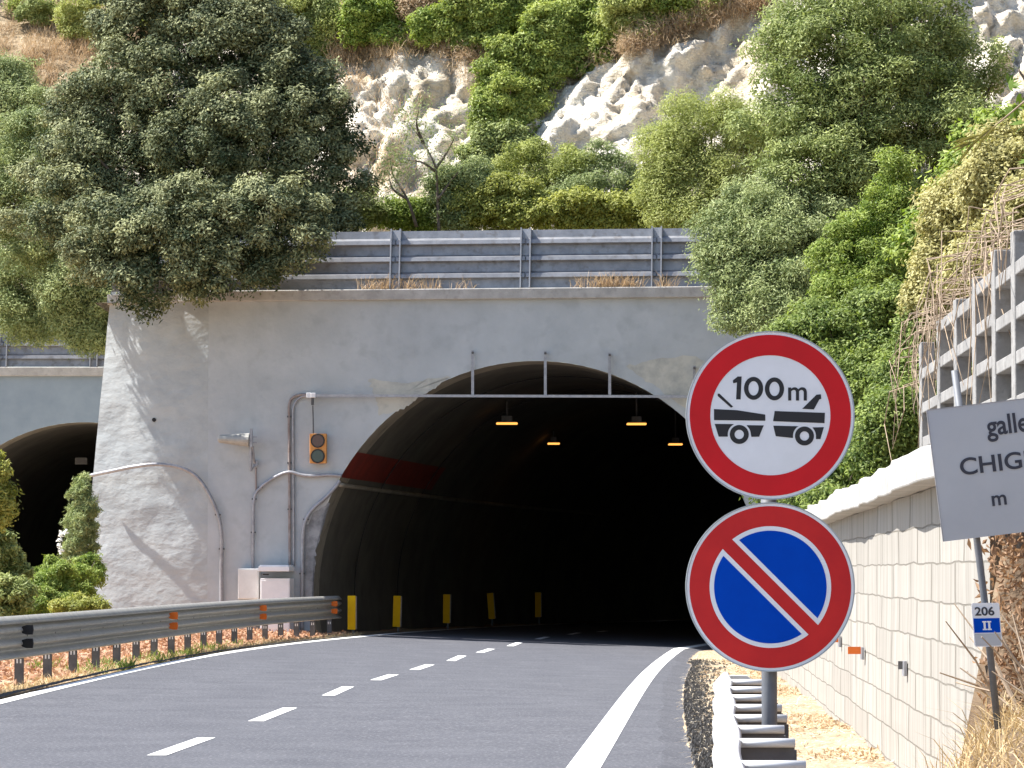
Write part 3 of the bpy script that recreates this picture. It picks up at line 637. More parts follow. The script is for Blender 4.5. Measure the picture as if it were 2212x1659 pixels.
def xrail(Y): return np.where(np.asarray(Y) < 38.5, np.polyval(rp, 38.5) + (np.asarray(Y) - 38.5) * .072, np.polyval(rp, np.asarray(Y)))
gr = thing('guardrail', 'long weathered three-wave steel guardrail with orange reflectors, on the left verge', 'guardrail', (float(xrail(50)), 50, 0))
ry = np.linspace(14, 74.5, 130); rail(gr, np.stack([xrail(ry) - .08, ry], 1), .83, beam_profile(3, .465), 1, M['steel'])
NP = 34
for k in range(NP):
    y = 74.0 - 1.96 * k
    if y < 15: break
    x = float(xrail(y)) - .17; z0 = float(zroad(xl(y), y)); mb = MB()
    mb.box((x, y, z0 + .15), (.10, .006, 1.0)); mb.box((x - .05, y + .022, z0 + .15), (.006, .05, 1.0)); mb.box((x + .05, y + .022, z0 + .15), (.006, .05, 1.0))
    p = mb.build('post', M['dsteel'], gr)
    mb = MB()
    for s in (-.02, .02): mb.box((x + s, y - .0045, z0 + .265), (.018, .003, .05))
    mb.build('slot_hole', M['paint'], p)
    mb = MB(); mb.box((x + .05, y, z0 + .60), (.10, .05, .30)); mb.build('spacer', M['dsteel'], gr)
for u in (357, 566, 719, 45):
    y = float(np.interp(u, [0, 223, 491, 735], [38.5, 46, 60, 74.3]))
    for zz in (.675, .52):
        mb = MB(); x = float(xrail(y)) + .055; c = np.array([x, y - .05, zz])
        mb.prism([(-.085, 0), (-.06, -.04), (-.01, -.055), (.06, -.055), (.07, 0), (.06, .055), (-.01, .055), (-.06, .04)], (c, np.array([1., -.15, 0]), Z3, np.array([0, -1., 0])), -.02, .02)
        mb.build('reflector', M['orange'] if u != 45 else M['black'], gr)
for k in range(46):
    y = 38.6 + .78 * k
    if y > 74: break
    for zz in (.675, .52): MB().box((float(xrail(y)) - .068, y, zz + .012 * (k % 3 - 1)), (.016, .028, .022)).build('bolt', M['black'], gr)
# right rail with blockouts seen from its end
rr = thing('guardrail', 'short sunlit two-wave guardrail with cross spacers in front of the sign post, right verge', 'guardrail', (.9, 15, 0))
def xrr(Y): return .605 + .058 * (np.asarray(Y) - 10.3)
ry = np.linspace(6.5, 19.3, 40); wv = .006 * np.sin(ry * 2.2); rail(rr, np.stack([xrr(ry) + .075 + wv, ry], 1), .775, beam_profile(2, .31), -1, M['sunlit_steel'])
for k, y in enumerate((8.0, 9.1, 10.24, 11.6, 12.6, 13.55, 14.6, 15.75, 16.85, 18.0)):
    x0 = float(xrr(y)) + .085; x1 = {10.24: (1737 - CU) / F * 10.24, 11.6: (1714 - CU) / F * 11.6, 12.6: (1691 - CU) / F * 12.6}.get(y, x0 + .19)
    mb = MB(); xc, wd = (x0 + x1) / 2, x1 - x0
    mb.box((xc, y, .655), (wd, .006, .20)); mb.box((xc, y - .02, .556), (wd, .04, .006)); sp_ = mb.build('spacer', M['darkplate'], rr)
    mb = MB(); mb.tube([(x0 - .02, y - .016, .765), (x1, y - .016, .765)], .0155, 12); mb.build('flange', M['sunlit_steel'], sp_, smooth=True)
    mb = MB(); xp = x1 - .045; mb.box((xp, y + .012, .30), (.10, .006, .88)); mb.box((xp + .05, y + .03, .30), (.006, .04, .88)); mb.box((xp - .05, y + .03, .30), (.006, .04, .88)); mb.build('post', M['dsteel'], rr)
y = 19.35; c = np.array([float(xrr(y)) + .125, y, .50])
mb = MB(); mb.prism([(-.09, -.5), (.09, -.5), (.095, .18), (.08, .235), (.05, .262), (-.05, .262), (-.08, .235), (-.095, .18)], (c, np.array([1., 0, 0]), Z3, np.array([0, -1., 0])), 0, .03); mb.build('end_plate', M['cabinet'], rr, bevel=.004)
# ---- yellow delineator panels
ypan = [(759.5, 1287, 1360, 0, 74.2, 'brightest and largest yellow panel, fixed to the end of the left guardrail'), (857, 1287, 1354, 1.5, 79.5, 'second yellow panel from the guardrail, leaning slightly right, in the tunnel mouth'),
        (964.5, 1284, 1346, .6, 86.5, 'middle one of the five yellow panels, upright in the dark tunnel'), (1060.5, 1281, 1337, -4.5, 95, 'yellow panel clearly tilted to the left, inside the dark tunnel'), (1162, 1280, 1333, 0, 101, 'smallest and deepest yellow panel inside the dark tunnel')]
for u, va, vb, tilt, Y, lab in ypan:
    c = P(u, (va + vb) / 2, Y); h = px(vb - va, Y); wd = px(17.0 * 75 / Y, Y) if Y > 75 else px(17, Y); th = math.radians(tilt)
    ax = np.array([math.cos(th), 0, -math.sin(th)]); az = np.array([math.sin(th), 0, math.cos(th)]); an = np.array([0, -1., 0]); zg = float(zroad(c[0], Y))
    root = thing('delineator_panel', lab, 'delineator', (c[0], Y, zg), 'yellow delineator panels along the left side of the tunnel')
    mb = MB(); mb.box(c, (wd, .035, h), (ax, an, az)); mb.build('panel', M['yellow'], root, bevel=.006)
    mb = MB(); mb.box(c + np.array([.0, .05, 0]) + ax * wd * .30, (wd * .7, .05, h * .98), (ax, an, az)); mb.build('backing', M['rust'], root)
    mb = MB(); mb.box((c[0] + wd * .2, Y + .06, (zg + c[2]) / 2 - .02), (.05, .05, c[2] - zg)); mb.build('post', M['dsteel'], root)
# ---- tunnel lamps
for u, v, Y, wpx, lab in ((1095, 915, 84, 46, 'orange lamp glowing highest at left under the tunnel vault'), (1375, 916, 84.5, 42, 'dim orange lamp at the right of the higher pair under the vault'),
                          (1196, 958.5, 95, 26, 'small orange lamp deeper in the tunnel, left of the brightest one'), (1459, 960, 95, 30, 'brightest yellow-orange lamp, nearest the no-overtaking sign')):
    c = P(u, v, Y); wd = px(wpx, Y); root = thing('tunnel_lamp', lab, 'lamp', c, 'orange lamps under the tunnel vault')
    mb = MB(); mb.box(c + Z3 * .0, (wd, .32, .04)); mb.build('diffuser', M['lamp'], root, bevel=.01)
    mb = MB(); mb.box(c + Z3 * .11, (wd * .5, .35, .14)); mb.box(c + Z3 * .038, (wd * .9, .36, .022)); mb.build('housing', M['dsteel'], root)
    mb = MB(); zc_ = ZC + AB * math.sqrt(max(.05, 1 - ((c[0] - axis_x(Y)) / CA) ** 2)); mb.tube([c + Z3 * .2, (c[0], c[1], zc_ + .05)], .025, 6); mb.build('hanger', M['dsteel'], root)
# ---- signal, antenna, cabinets, conduits on the portal wall
def wallpts(pp, off): return [W(u, v, off) for u, v in pp]
def smooth_path(p, n=6):
    p = np.array(p); t = np.arange(len(p)); out = []
    for i in range(len(p) - 1):
        p0, p1, p2, p3_ = p[max(i - 1, 0)], p[i], p[i + 1], p[min(i + 2, len(p) - 1)]
        for k in range(n):
            s = k / n; out.append(.5 * ((2 * p1) + (-p0 + p2) * s + (2 * p0 - 5 * p1 + 4 * p2 - p3_) * s * s + (-p0 + 3 * p1 - 3 * p2 + p3_) * s ** 3))
    return out + [p[-1]]
def conduit(label, pp, r, m, off=.07, ys=None, clamps=()):
    pts = wallpts(pp, off) if ys is None else [P(u, v, y) for (u, v), y in zip(pp, ys)]
    root = thing('conduit', label, 'conduit', pts[-1]); mb = MB(); mb.tube(smooth_path(pts), r, 8); mb.build('pipe', m, root, smooth=True)
    sp = smooth_path(pts)
    for k in clamps:
        q = sp[int(k * (len(sp) - 1))]; mb = MB(); mb.box(q + np.array([0, .02, 0]), (r * 2.9, .09, .035)); mb.build('clamp', M['dsteel'], root)
    return root
conduit('thick grey conduit arching from the left corner of the portal wall down to the ground', [(196, 1027), (240, 1018), (290, 1008), (340, 1003), (390, 1010), (425, 1030), (450, 1065), (468, 1105), (478, 1150), (478, 1230), (478, 1345)], .042, M['conduit'], ys=[75.98, 75.62, 75.35, 75.22, 75.2, 75.22, 75.22, 75.22, 75.22, 75.24, 75.25], clamps=(.72, .85))
conduit('conduit rising from the small grey cabinet and bending right to the red band', [(546, 1229), (547, 1150), (549, 1078), (563, 1053), (587, 1035), (611, 1023), (629, 1020), (651, 1026), (677, 1028), (711, 1026), (738, 1028)], .036, M['conduit'], .08, clamps=(.1, .2, .3))
conduit('left one of the two parallel conduits behind the white cabinet', [(626, 1222), (625.5, 1100), (625, 1000), (624.5, 900), (625, 874), (632, 859), (648, 853), (664, 853)], .03, M['rust'], .05, clamps=(.15, .3, .45))
conduit('right one of the two parallel conduits, ending at the white junction box', [(634.5, 1222), (634, 1100), (633.5, 1000), (633, 900), (634, 880), (640, 866), (652, 857), (664, 856)], .026, M['conduit'], .05)
conduit('conduit following the tunnel mouth from the red band down to the guardrail', [(734, 1038), (726, 1050), (703.5, 1074.5), (677, 1098), (661, 1122), (655, 1148), (653, 1210), (652.5, 1300), (652, 1360)], .042, M['conduit'], .07, clamps=(.5, .8))
# cable tray bar over the mouth with three hangers
tb = thing('cable_bar', 'thin light steel bar across the top of the tunnel mouth on three hangers', 'bar', W(1178, 855, .2))
mb = MB(); a, b = W(676, 854.5, .16), W(1640, 857, .16); t = unit((b - a)[None])[0]; mb.box((a + b) / 2, (np.linalg.norm(b - a), .06, .055), (t, np.array([t[1], -t[0], 0]), Z3)); mb.build('bar', M['conduit'], tb)
for u, v0 in ((1021, 757), (1178, 758), (1317, 762), (1500, 790)):
    mb = MB(); a, b = W(u, v0, .12), W(u, 853, .12); mb.box((a + b) / 2, (.06, .02, np.linalg.norm(b - a))); mb.build('hanger', M['conduit'], tb)
    mb = MB(); mb.tube([W(u, v0 + 5, .16), W(u, v0 + 5, 0)], .028, 8); mb.build('bolt', M['dsteel'], tb)
jb = thing('junction_box', 'small white junction box at the left end of the cable bar', 'box', W(672, 854, .1))
mb = MB(); mb.box(W(667, 854, .15), (.10, .12, .11)); mb.box(W(677, 854, .15), (.10, .125, .10)); mb.build('case', M['cabwhite'], jb, bevel=.008); mb = MB(); mb.tube([W(675, 858, .15), W(675, 875, .15)], .03, 8); mb.build('gland', M['dsteel'], jb)
tl = thing('traffic_light', 'unlit two-lens signal on orange-yellow board left of the tunnel mouth', 'traffic light', W(688, 969, .2))
fr = (W(688, 969, .12), TW, Z3, NW); k = px(1, 75.2)
mb = MB(); mb.prism([(-18 * k, -32 * k), (18 * k, -32 * k), (18 * k, 32 * k), (-18 * k, 32 * k)], fr, -.05, .09); mb.build('housing', M['tlboard'], tl, bevel=.012)
for dv, mm in ((16.5, 'redlens'), (-16.5, 'greenlens')):
    c = fr[0] + Z3 * dv * k; mb = MB(); mb.ring(15.2 * k, 12.6 * k, (c, TW, Z3, NW), .085, .115, 32); mb.build('visor', M['black'], tl)
    mb = MB(); mb.prism([(12.6 * k * math.cos(q), 12.6 * k * math.sin(q)) for q in np.linspace(0, 2 * math.pi, 28, endpoint=False)], (c, TW, Z3, NW), .08, .11); mb.build('lens', M[mm], tl)
mb = MB(); mb.tube([W(675.5, 876, .15), W(676.5, 905, .14), W(677, 938, .14)], .014, 6); mb.build('cable', M['dsteel'], tl)
an = thing('antenna', 'tapered grey horn antenna pointing left on a thin bracket, on the portal wall', 'antenna', W(547, 1010, .1))
mb = MB(); mb.tube([W(471, 948, .35), W(474, 948, .35), W(505, 949.5, .33), W(538, 950.5, .3)], [.055, .085, .115, .150], 16); mb.build('horn', M['steel'], an, smooth=False)
mb = MB(); mb.box(W(543, 946, .3), (.05, .16, .40)); mb.box(W(549, 944, .3), (.12, .03, .03)); mb.box(W(549, 956, .3), (.12, .03, .03)); mb.build('end_plate', M['conduit'], an)
mb = MB(); mb.tube([W(542, 962, .28), W(542, 1018, .25)], .03, 8); mb.tube([W(546, 964, .28), W(548, 990, .2), W(551, 1000, .12)], .028, 8); mb.tube([W(541, 1018, .25), W(547, 1010, .18), W(551, 1003, .1)], .02, 6); mb.build('bracket', M['conduit'], an)
mb = MB(); mb.box(W(552, 1001, .08), (.10, .1, .14)); mb.build('box', M['conduit'], an, bevel=.006)
mb = MB(); mb.tube([W(553, 1010, .06), W(553.5, 1066, .06)], .022, 8); mb.build('mast', M['rust'], an)
cb = thing('cabinet', 'small light grey steel cabinet on the wall, left of the white one', 'cabinet', W(541, 1330, .2))
mb = MB(); mb.prism([(-22.5 * k, -33 * k), (22.5 * k, -33 * k), (22.5 * k, 33 * k), (-22.5 * k, 33 * k)], (W(541.5, 1261, 0), TW, Z3, NW), .02, .30); mb.build('case', M['cabinet'], cb, bevel=.012)
mb = MB(); mb.prism([(-20.5 * k, -31 * k), (20.5 * k, -31 * k), (20.5 * k, 31 * k), (-20.5 * k, 31 * k)], (W(541.5, 1261, 0), TW, Z3, NW), .30, .315); mb.build('door', M['cabinet'], cb, bevel=.006)
mb = MB(); q = W(541, 1330, .15); mb.box(q, (.25, .18, .75)); mb.build('stand', M['rust'], cb)
cw = thing('cabinet', 'taller white steel cabinet with lidded top beside the tunnel mouth', 'cabinet', W(600, 1370, .5))
bc = W(599, 1285, .30); mb = MB(); mb.box(bc + Z3 * (-.22), (64 * k, .55, 1.15), (TW, NW, Z3)); mb.build('case', M['cabwhite'], cw, bevel=.012)
mb = MB(); mb.box(bc + Z3 * .56 + NW * .1, (67 * k, .68, .11), (TW, NW, Z3)); mb.box(bc + Z3 * .625 + NW * .1, (63 * k, .62, .03), (TW, NW, Z3)); mb.build('lid', M['cabwhite'], cw, bevel=.012)
mb = MB(); mb.box(bc + Z3 * .44 + NW * .28 - TW * .2, (.13, .012, .03), (TW, NW, Z3)); mb.build('nameplate', M['sblack'], cw)
mb = MB(); mb.box(bc + Z3 * (-.2) + NW * .279, (60 * k, .012, 1.02), (TW, NW, Z3)); mb.build('door', M['cabwhite'], cw, bevel=.004)
# pale repair patches in the plaster round the mouth
def patch(pp, m, nm, seed):
    r = np.random.default_rng(seed); out = []
    for i in range(len(pp)):
        a, b = np.array(pp[i], float), np.array(pp[(i + 1) % len(pp)], float)
        for k_ in range(8): out.append(a + (b - a) * k_ / 8 + r.normal(size=2) * 1.6)
    q = [W(u, v, .004) for u, v in out]; c = W(*np.mean(out, 0), .004); mb = MB(); mb.add([c] + q, [(0, i + 1, (i + 1) % len(q) + 1) for i in range(len(q))]); mb.build(nm, m, main)
M['plaster'] = mat('pale_plaster', (.50, .49, .43), (.36, .36, .33), scale=2.2, detail=9, rough=.95, bump=.5, bscale=9, lo=.42, hi=.62)
M['roughgrey'] = mat('rough_dark_plaster', (.17, .175, .18), (.33, .335, .34), scale=2.5, detail=9, rough=.95, bump=.7, bscale=8, lo=.4, hi=.6)
patch([(795, 818), (880, 828), (975, 812), (940, 838), (900, 862), (872, 884), (820, 898), (812, 862)], M['plaster'], 'plaster_patch', 1)
patch([(1352, 792), (1420, 775), (1500, 768), (1560, 800), (1555, 935), (1505, 905), (1460, 868), (1410, 832)], M['plaster'], 'plaster_patch', 2)
patch([(655, 1150), (680, 1105), (712, 1085), (698, 1130), (684, 1190), (676, 1250), (674, 1330), (655, 1330)], M['roughgrey'], 'plaster_patch', 3)
# ---- round signs on one post
SY = 12.9; sc = SY / F
sg = thing('road_sign', 'post with two round red-bordered signs, 100 m vehicle spacing above no parking', 'road sign', (float(P(1664, 1500, SY)[0]), SY, 0))
mb = MB(); x = float(P(1664.5, 1500, SY)[0]); mb.tube([(x, SY + .06, -.4), (x, SY + .06, P(0, 730, SY)[2])], .029, 20); mb.build('post', M['spole'], sg, smooth=True)
XA1 = np.array([1., 0, 0]); AN = np.array([0, -1., 0])
def disc(R, n=128): return [(R * math.cos(2 * math.pi * q / n), R * math.sin(2 * math.pi * q / n)) for q in range(n)]
def plate(v, R, lab):
    c = P(1664, v, SY); fr = (c, XA1, Z3, AN); mb = MB(); mb.ring(R, R * .986, fr, -.022, .003, 128); mb.prism(disc(R * .985), fr, -.020, -.012)
    p = mb.build('sign_plate', M['srim'], sg); p['label'] = lab
    mb = MB(); mb.prism(disc(R * .9865), fr, -.012, .000); mb.build('white_field', M['swhite'], p)
    mb = MB()
    for q in ((0, R * .45), (0, -R * .45)): mb.box(c + Z3 * q[1] + np.array([0, .03, 0]), (.30, .025, .03))
    mb.tube([c + Z3 * R * .45 + np.array([-.05, .06, 0]), c + Z3 * R * .45 + np.array([.05, .06, 0])], .03, 8); mb.build('bracket', M['spole'], p)
    return p, fr
R = 182.5 * sc
p1, fr = plate(897, R, 'upper sign, 100 m minimum spacing of two vehicles')
mb = MB(); mb.ring(R * .955, R * .712, fr, .0004, .0020, 128); mb.build('red_border', M['sred'], p1)
def zpoly(pp): return [((x - 496) / 382 * R, (443 - y) / 382 * R) for x, y in pp]
def arcp(cx, cy, r, a0, a1, n=14): return [(cx + r * math.cos(math.radians(a0 + (a1 - a0) * i / n)), cy - r * math.sin(math.radians(a0 + (a1 - a0) * i / n))) for i in range(n + 1)]
mb = MB()
for pl in ([(241, 415), (345, 420), (473, 440), (473, 468), (241, 465)], [(258, 345), (266, 345), (328, 404), (318, 409), (258, 356)],
           [(244, 482), (330, 483)] + arcp(355, 530, 52, 118, 190, 10) + [(301, 540), (262, 540)], [(390, 488), (466, 489), (445, 540), (410, 541)] + arcp(355, 530, 52, 5, 48, 8),
           [(516, 424), (743, 432), (741, 479), (508, 470)], [(640, 414), (705, 350), (725, 348), (727, 368), (718, 372), (693, 417)],
           [(509, 490), (624, 493)] + arcp(650, 537, 52, 125, 186, 10) + [(597, 546), (520, 538)], [(688, 498), (738, 497), (722, 551), (702, 551)] + arcp(650, 537, 52, -6, 44, 8)):
    mb.prism(zpoly(pl), fr, .0004, .0016)
for cx_, cy_ in ((355, 530), (650, 537)):
    mb.ring(43 / 382 * R, 21 / 382 * R, fr, .0004, .0018, 40, ((cx_ - 496) / 382 * R, (443 - cy_) / 382 * R))
mb.build('vehicle_pictogram', M['sblack'], p1)
mb = MB(); q_ = lambda x, y: ((x - 476.5) / 448 * R, (476 - y) / 448 * R)
mb.prism([q_(*t_) for t_ in ((278, 291), (304, 270), (325, 270), (319, 392), (295, 392), (300, 302), (280, 306))], fr, .0004, .0016)
def oval(cx_, cy_, rx, ry, ix, iy, n=48):
    vs = []; c_, ax_, ay_, an_ = fr
    for j in range(n):
        t_ = 2 * math.pi * j / n
        for (p, q) in ((rx, ry), (ix, iy)):
            X_, Y_ = q_(cx_ + p * math.cos(t_), cy_ + q * math.sin(t_))
            vs += [c_ + ax_ * X_ + ay_ * Y_ + an_ * .0016, c_ + ax_ * X_ + ay_ * Y_ + an_ * .0004]
    fs = []
    for j in range(n):
        a_, b_ = 4 * j, 4 * ((j + 1) % n); fs += [(a_, b_, b_ + 2, a_ + 2), (a_ + 1, a_, a_ + 0, b_ + 1)][:1] + [(a_, a_ + 1, b_ + 1, b_), (a_ + 2, b_ + 2, b_ + 3, a_ + 3)]
    mb.add(vs, fs)
oval(388, 333, 51, 61, 27, 38); oval(499, 336, 51, 61, 27, 38)
mb.build('spacing_number', M['sblack'], p1)
text('m', .098 * R / .314 * 1.05, fr, (571 - 496) / 382 * R, (443 - 375) / 382 * R, .0012, M['sblack'], 'metre_letter', p1, bold=.0012)
p2, fr = plate(1268, R, 'lower sign, blue no parking sign with one red diagonal')
mb = MB(); mb.prism(disc(R * .955), fr, .0002, .0012); mb.build('red_field', M['sred2'], p2)
def seg(Rr, d, sgn):
    """disc segment beyond distance d from the diagonal axis (running top-left to bottom-right)"""
    a = math.acos(d / Rr); ph = math.radians(45 if sgn > 0 else 225); n = 60
    return [(Rr * math.cos(ph - a + 2 * a * i / n), Rr * math.sin(ph - a + 2 * a * i / n)) for i in range(n + 1)]
mb = MB(); mb2 = MB()
for s in (1, -1): mb.prism(seg(R * .718, R * .080, s), fr, .0014, .0022); mb2.prism(seg(R * .665, R * .132, s), fr, .0024, .0032)
mb.build('white_edging', M['swhite'], p2); mb2.build('blue_field', M['sblue'], p2)
# ---- leaning tunnel name sign
GY = 16.0; th = math.atan2(25, 209) ; lean = math.atan2(34, 283)
gx_ = np.array([math.cos(th), 0, math.sin(th)]); gz_ = np.array([-math.sin(lean), 0, math.cos(lean)]); c0 = P(2003, 887, GY); ks = GY / F
gs = thing('tunnel_name_sign', 'leaning grey tunnel name sign with small 206 marker plate on its pole, right edge', 'sign', P(2152, 1545, GY))
mb = MB(); mb.tube([P(2062, 800, GY + .05), P(2110, 1164, GY + .05), P(2127, 1300, GY + .05), P(2156, 1575, GY + .05)], .0165, 14); mb.build('pole', M['spole'], gs, smooth=True)
fr = (c0, gx_, gz_, AN)
mb = MB(); WP, HP = 415 * ks, 285 * ks; mb.prism([(0, 0), (WP, 0), (WP, -HP), (0, -HP)], fr, -.004, .0); np_ = mb.build('name_plate', M['gplate'], gs)
mb = MB()
for z in (-.02, -HP + .02): mb.prism([(0, z - .006), (WP, z - .006), (WP, z + .006), (0, z + .006)], fr, -.02, -.004)
mb.build('stiffener', M['spole'], np_)
mb = MB()
e = .004
for a, b, c_, d_ in ((-e, -e, 0, -HP), (WP, WP + e, 0, -HP)): mb.prism([(a, .0), (b + (e if a < 0 else 0), .0), (b + (e if a < 0 else 0), -HP), (a, -HP)], fr, -.008, .002)
mb.prism([(0.0005, 0), (WP - .0005, 0), (WP - .0005, e), (0.0005, e)], fr, -.008, .002); mb.build('rim', M['conduit'], np_)
text('galleria', .128, fr, 123 * ks, -69 * ks, .002, M['gtext'], 'lettering', np_, bold=.0022, sx=.86)
text('CHIGHIZZU', .1090, fr, 53 * ks, -147 * ks, .002, M['gtext'], 'lettering', np_, bold=.0016, sx=1.12)
text('m', .098, fr, 112 * ks, -221 * ks, .002, M['gtext'], 'lettering', np_, bold=.0015)
ck = P(2098, 1303, GY - .03); gx2 = unit(np.array([[1, 0, .02]]))[0]; gz2 = unit(np.array([[-.07, 0, 1]]))[0]; fr = (ck, gx2, gz2, AN); wk, hk = 60 * ks, 94 * ks
r_ = 4 * ks
def rrect(w_, h_, r): return [(x, y) for cx_, cy_, a0 in ((w_ - r, -r, 0), (r, -r, 90), (r, -h_ + r, 180), (w_ - r, -h_ + r, 270)) for x, y in [(cx_ + r * math.cos(math.radians(a0 + q)), cy_ + r * math.sin(math.radians(a0 + q))) for q in (0, 30, 60, 90)]]
mb = MB(); mb.prism(rrect(wk, hk, r_), fr, -.004, 0); mk = mb.build('marker_plate', M['swhite'], gs)
mb = MB(); mb.prism([(2 * ks, -33 * ks), (wk - 2 * ks, -33 * ks), (wk - 2 * ks, -64 * ks), (2 * ks, -64 * ks)], fr, .0004, .0014); mb.build('blue_band', M['sblue'], mk)
mb = MB(); mb.prism([(2 * ks, -66 * ks), (wk - 2 * ks, -66 * ks), (wk - 3 * ks, -92 * ks), (3 * ks, -92 * ks)], fr, .0004, .0010); mb.build('dusty_foot', M['gplate'], mk)
text('206', .054, fr, 6 * ks, -26.5 * ks, .001, M['gtext'], 'number', mk, bold=.0012, sx=1.12)
mb = MB()
for xx in (25, 35):
    mb.prism([((xx - 2.2) * ks, -57 * ks), ((xx + 2.2) * ks, -57 * ks), ((xx + 2.2) * ks, -39 * ks), ((xx - 2.2) * ks, -39 * ks)], fr, .0016, .0022)
    for yy_ in (-57.5, -41): mb.prism([((xx - 4.6) * ks, (yy_ - 1) * ks), ((xx + 4.6) * ks, (yy_ - 1) * ks), ((xx + 4.6) * ks, (yy_ + 2) * ks), ((xx - 4.6) * ks, (yy_ + 2) * ks)], fr, .0023, .0027)
mb.build('roman_numeral', M['swhite'], mk)
# ---- reflectors on the retaining wall
for u, v, nm, lab in ((1816, 1383, 'orange', 'orange reflector on the retaining wall, partly behind the no parking sign'), (1865, 1408, 'orange', 'fully visible orange reflector flag on the retaining wall'), (1957, 1440, 'conduit', 'grey reflector bracket without orange flag on the retaining wall')):
    d = ray(u, v); Y = 1.62 / (d[0] / d[1] - .044); c = P(u, v, Y) + np.array([-.04, 0, 0]); root = thing('wall_reflector', lab, 'reflector', c, 'reflectors on the retaining wall')
    mb = MB(); mb.box(c + np.array([.03, 0, -.012]), (.02, .14, .10)); mb.build('bracket', M['conduit'], root)
    if nm == 'orange': mb = MB(); mb.box(c + np.array([-.036, -.02, .012]), (.105, .012, .06)); mb.build('flag', M['orange'], root)
    else: mb = MB(); mb.box(c + np.array([-.0, -.02, .01]), (.03, .01, .055)); mb.build('stub', M['dsteel'], root)
# ---- concrete crib wall above the retaining wall
cr = thing('crib_wall', 'pale concrete crib lattice with dry stalks hanging over it, above the retaining wall', 'wall', (4.0, 30, 1.8))
def xc_(Y): return 3.14 + .03 * Y
py = [35.0, 33.05, 31.4, 29.75, 28.2, 26.8, 25.4]
for y in py:
    x = float(xc_(y)); zt_ = float(np.interp(y, [25, 28.2, 30, 33, 35, 37], [4.0, 3.95, 3.85, 3.75, 3.65, 3.3])); mb = MB(); mb.box((x, y, (1.5 + zt_) / 2), (.14, .20, zt_ - 1.5)); mb.build('post', M['crib'], cr, bevel=.01)
for i in range(7):
    z = 1.95 + .345 * i
    for a, b in zip(py[:-1], py[1:]):
        if z > np.interp((a + b) / 2, [25, 28.2, 30, 33, 35, 37], [3.9, 3.9, 3.8, 3.7, 3.6, 3.2]): continue
        off = .07 * (int(a * 10) % 2); mb = MB(); p, q_ = np.array([xc_(a) + .05, a - .10, z + off]), np.array([xc_(b) + .05, b + .10, z + off]); t = unit((q_ - p)[None])[0]
        mb.box((p + q_) / 2, (np.linalg.norm(q_ - p), .22, .105), (t, np.array([t[1], -t[0], 0]), Z3)); mb.build('beam', M['crib'], cr, bevel=.008)
# ================================================================== VEGETATION
hp = HILLP.reshape(-1, 3); rel = hp - O
zf = rel[:, 1] * cP + rel[:, 2] * sP; HU = CU + F * rel[:, 0] / zf; HV = CV - F * (rel[:, 2] * cP - rel[:, 1] * sP) / zf
def hit(u, v):
    d = (HU - u) ** 2 + (HV - v) ** 2; i = np.where(d < 150)[0]
    if len(i) == 0: return hp[np.argmin(d)]
    return hp[i[np.argmin(rel[i, 1])]]
def hy_(u, v): return float(hit(u, v)[1])
def blob(u, v, ru, rv, Y, n=6, seed=0, k=.62):
    """a lumpy crown: one core lobe with smaller ones round it"""
    r = np.random.default_rng(seed); out = [(u, v, ru * .72, rv * .72, Y)]
    for i in range(n):
        a = 2 * math.pi * (i + r.uniform(-.3, .3)) / n; s = r.uniform(.34, .50)
        out.append((u + ru * k * math.cos(a), v - rv * k * math.sin(a), ru * s, rv * s, Y + r.uniform(-.5, .2) * px(ru, Y)))
    return out
# ---- big holm oak over the left end of the portal
oak = [(470, 120, 200, 130, 78.3), (380, 60, 170, 110, 78.8), (560, 110, 110, 100, 78), (330, 240, 190, 150, 78), (600, 240, 140, 130, 77.6), (470, 330, 200, 160, 77.2), (655, 360, 95, 110, 77.4), (250, 400, 110, 140, 77.6), (290, 520, 120, 110, 74.4), (450, 520, 170, 115, 74.3), (590, 490, 110, 95, 74.3), (690, 450, 60, 70, 77.2), (200, 250, 90, 100, 78.3),
       (360, 590, 90, 46, 73.9), (530, 580, 90, 44, 73.9), (450, 620, 36, 32, 73.7), (300, 622, 36, 30, 73.8), (230, 540, 60, 70, 74.6), (140, 470, 70, 90, 76), (180, 380, 80, 90, 77), (640, 190, 90, 80, 77.8), (720, 300, 60, 40, 77.6), (420, 10, 180, 60, 79)]
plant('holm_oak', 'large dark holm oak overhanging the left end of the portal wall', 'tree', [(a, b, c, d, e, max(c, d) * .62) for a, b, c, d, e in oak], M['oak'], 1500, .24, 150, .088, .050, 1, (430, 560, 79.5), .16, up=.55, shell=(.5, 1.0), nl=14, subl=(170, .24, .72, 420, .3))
rng0 = np.random.default_rng(5)
# ---- grey-green shrubs at the left edge, on the other portal
for k, (u, v, ru, rv, Y, lab, m, b) in enumerate([
    (90, 430, 150, 150, 84, 'grey-green olive bush between the holm oak and the left frame edge', 'olive', (90, 640)),
    (70, 610, 140, 125, 88, 'lower grey-green olive bush hanging over the barrier of the other portal', 'olive', (60, 760)),
    (185, 645, 66, 100, 83, 'small grey olive bush in the corner beside the portal wall edge', 'olive', (190, 740)),
    (20, 250, 75, 130, 95, 'pale green feathery shrub at the left edge below the dry grass', 'olive', (20, 400))]):
    plant('olive_bush', lab, 'bush', blob(u, v, ru, rv, Y, 7, k + 20), M[m], 420, .24, 130, .082, .034, 30 + k, (b[0], min(b[1], v + rv * .4), Y + .3), .05, stem='stem', part='foliage', nl=14, subl=(60, .2, .6, 120, .7))
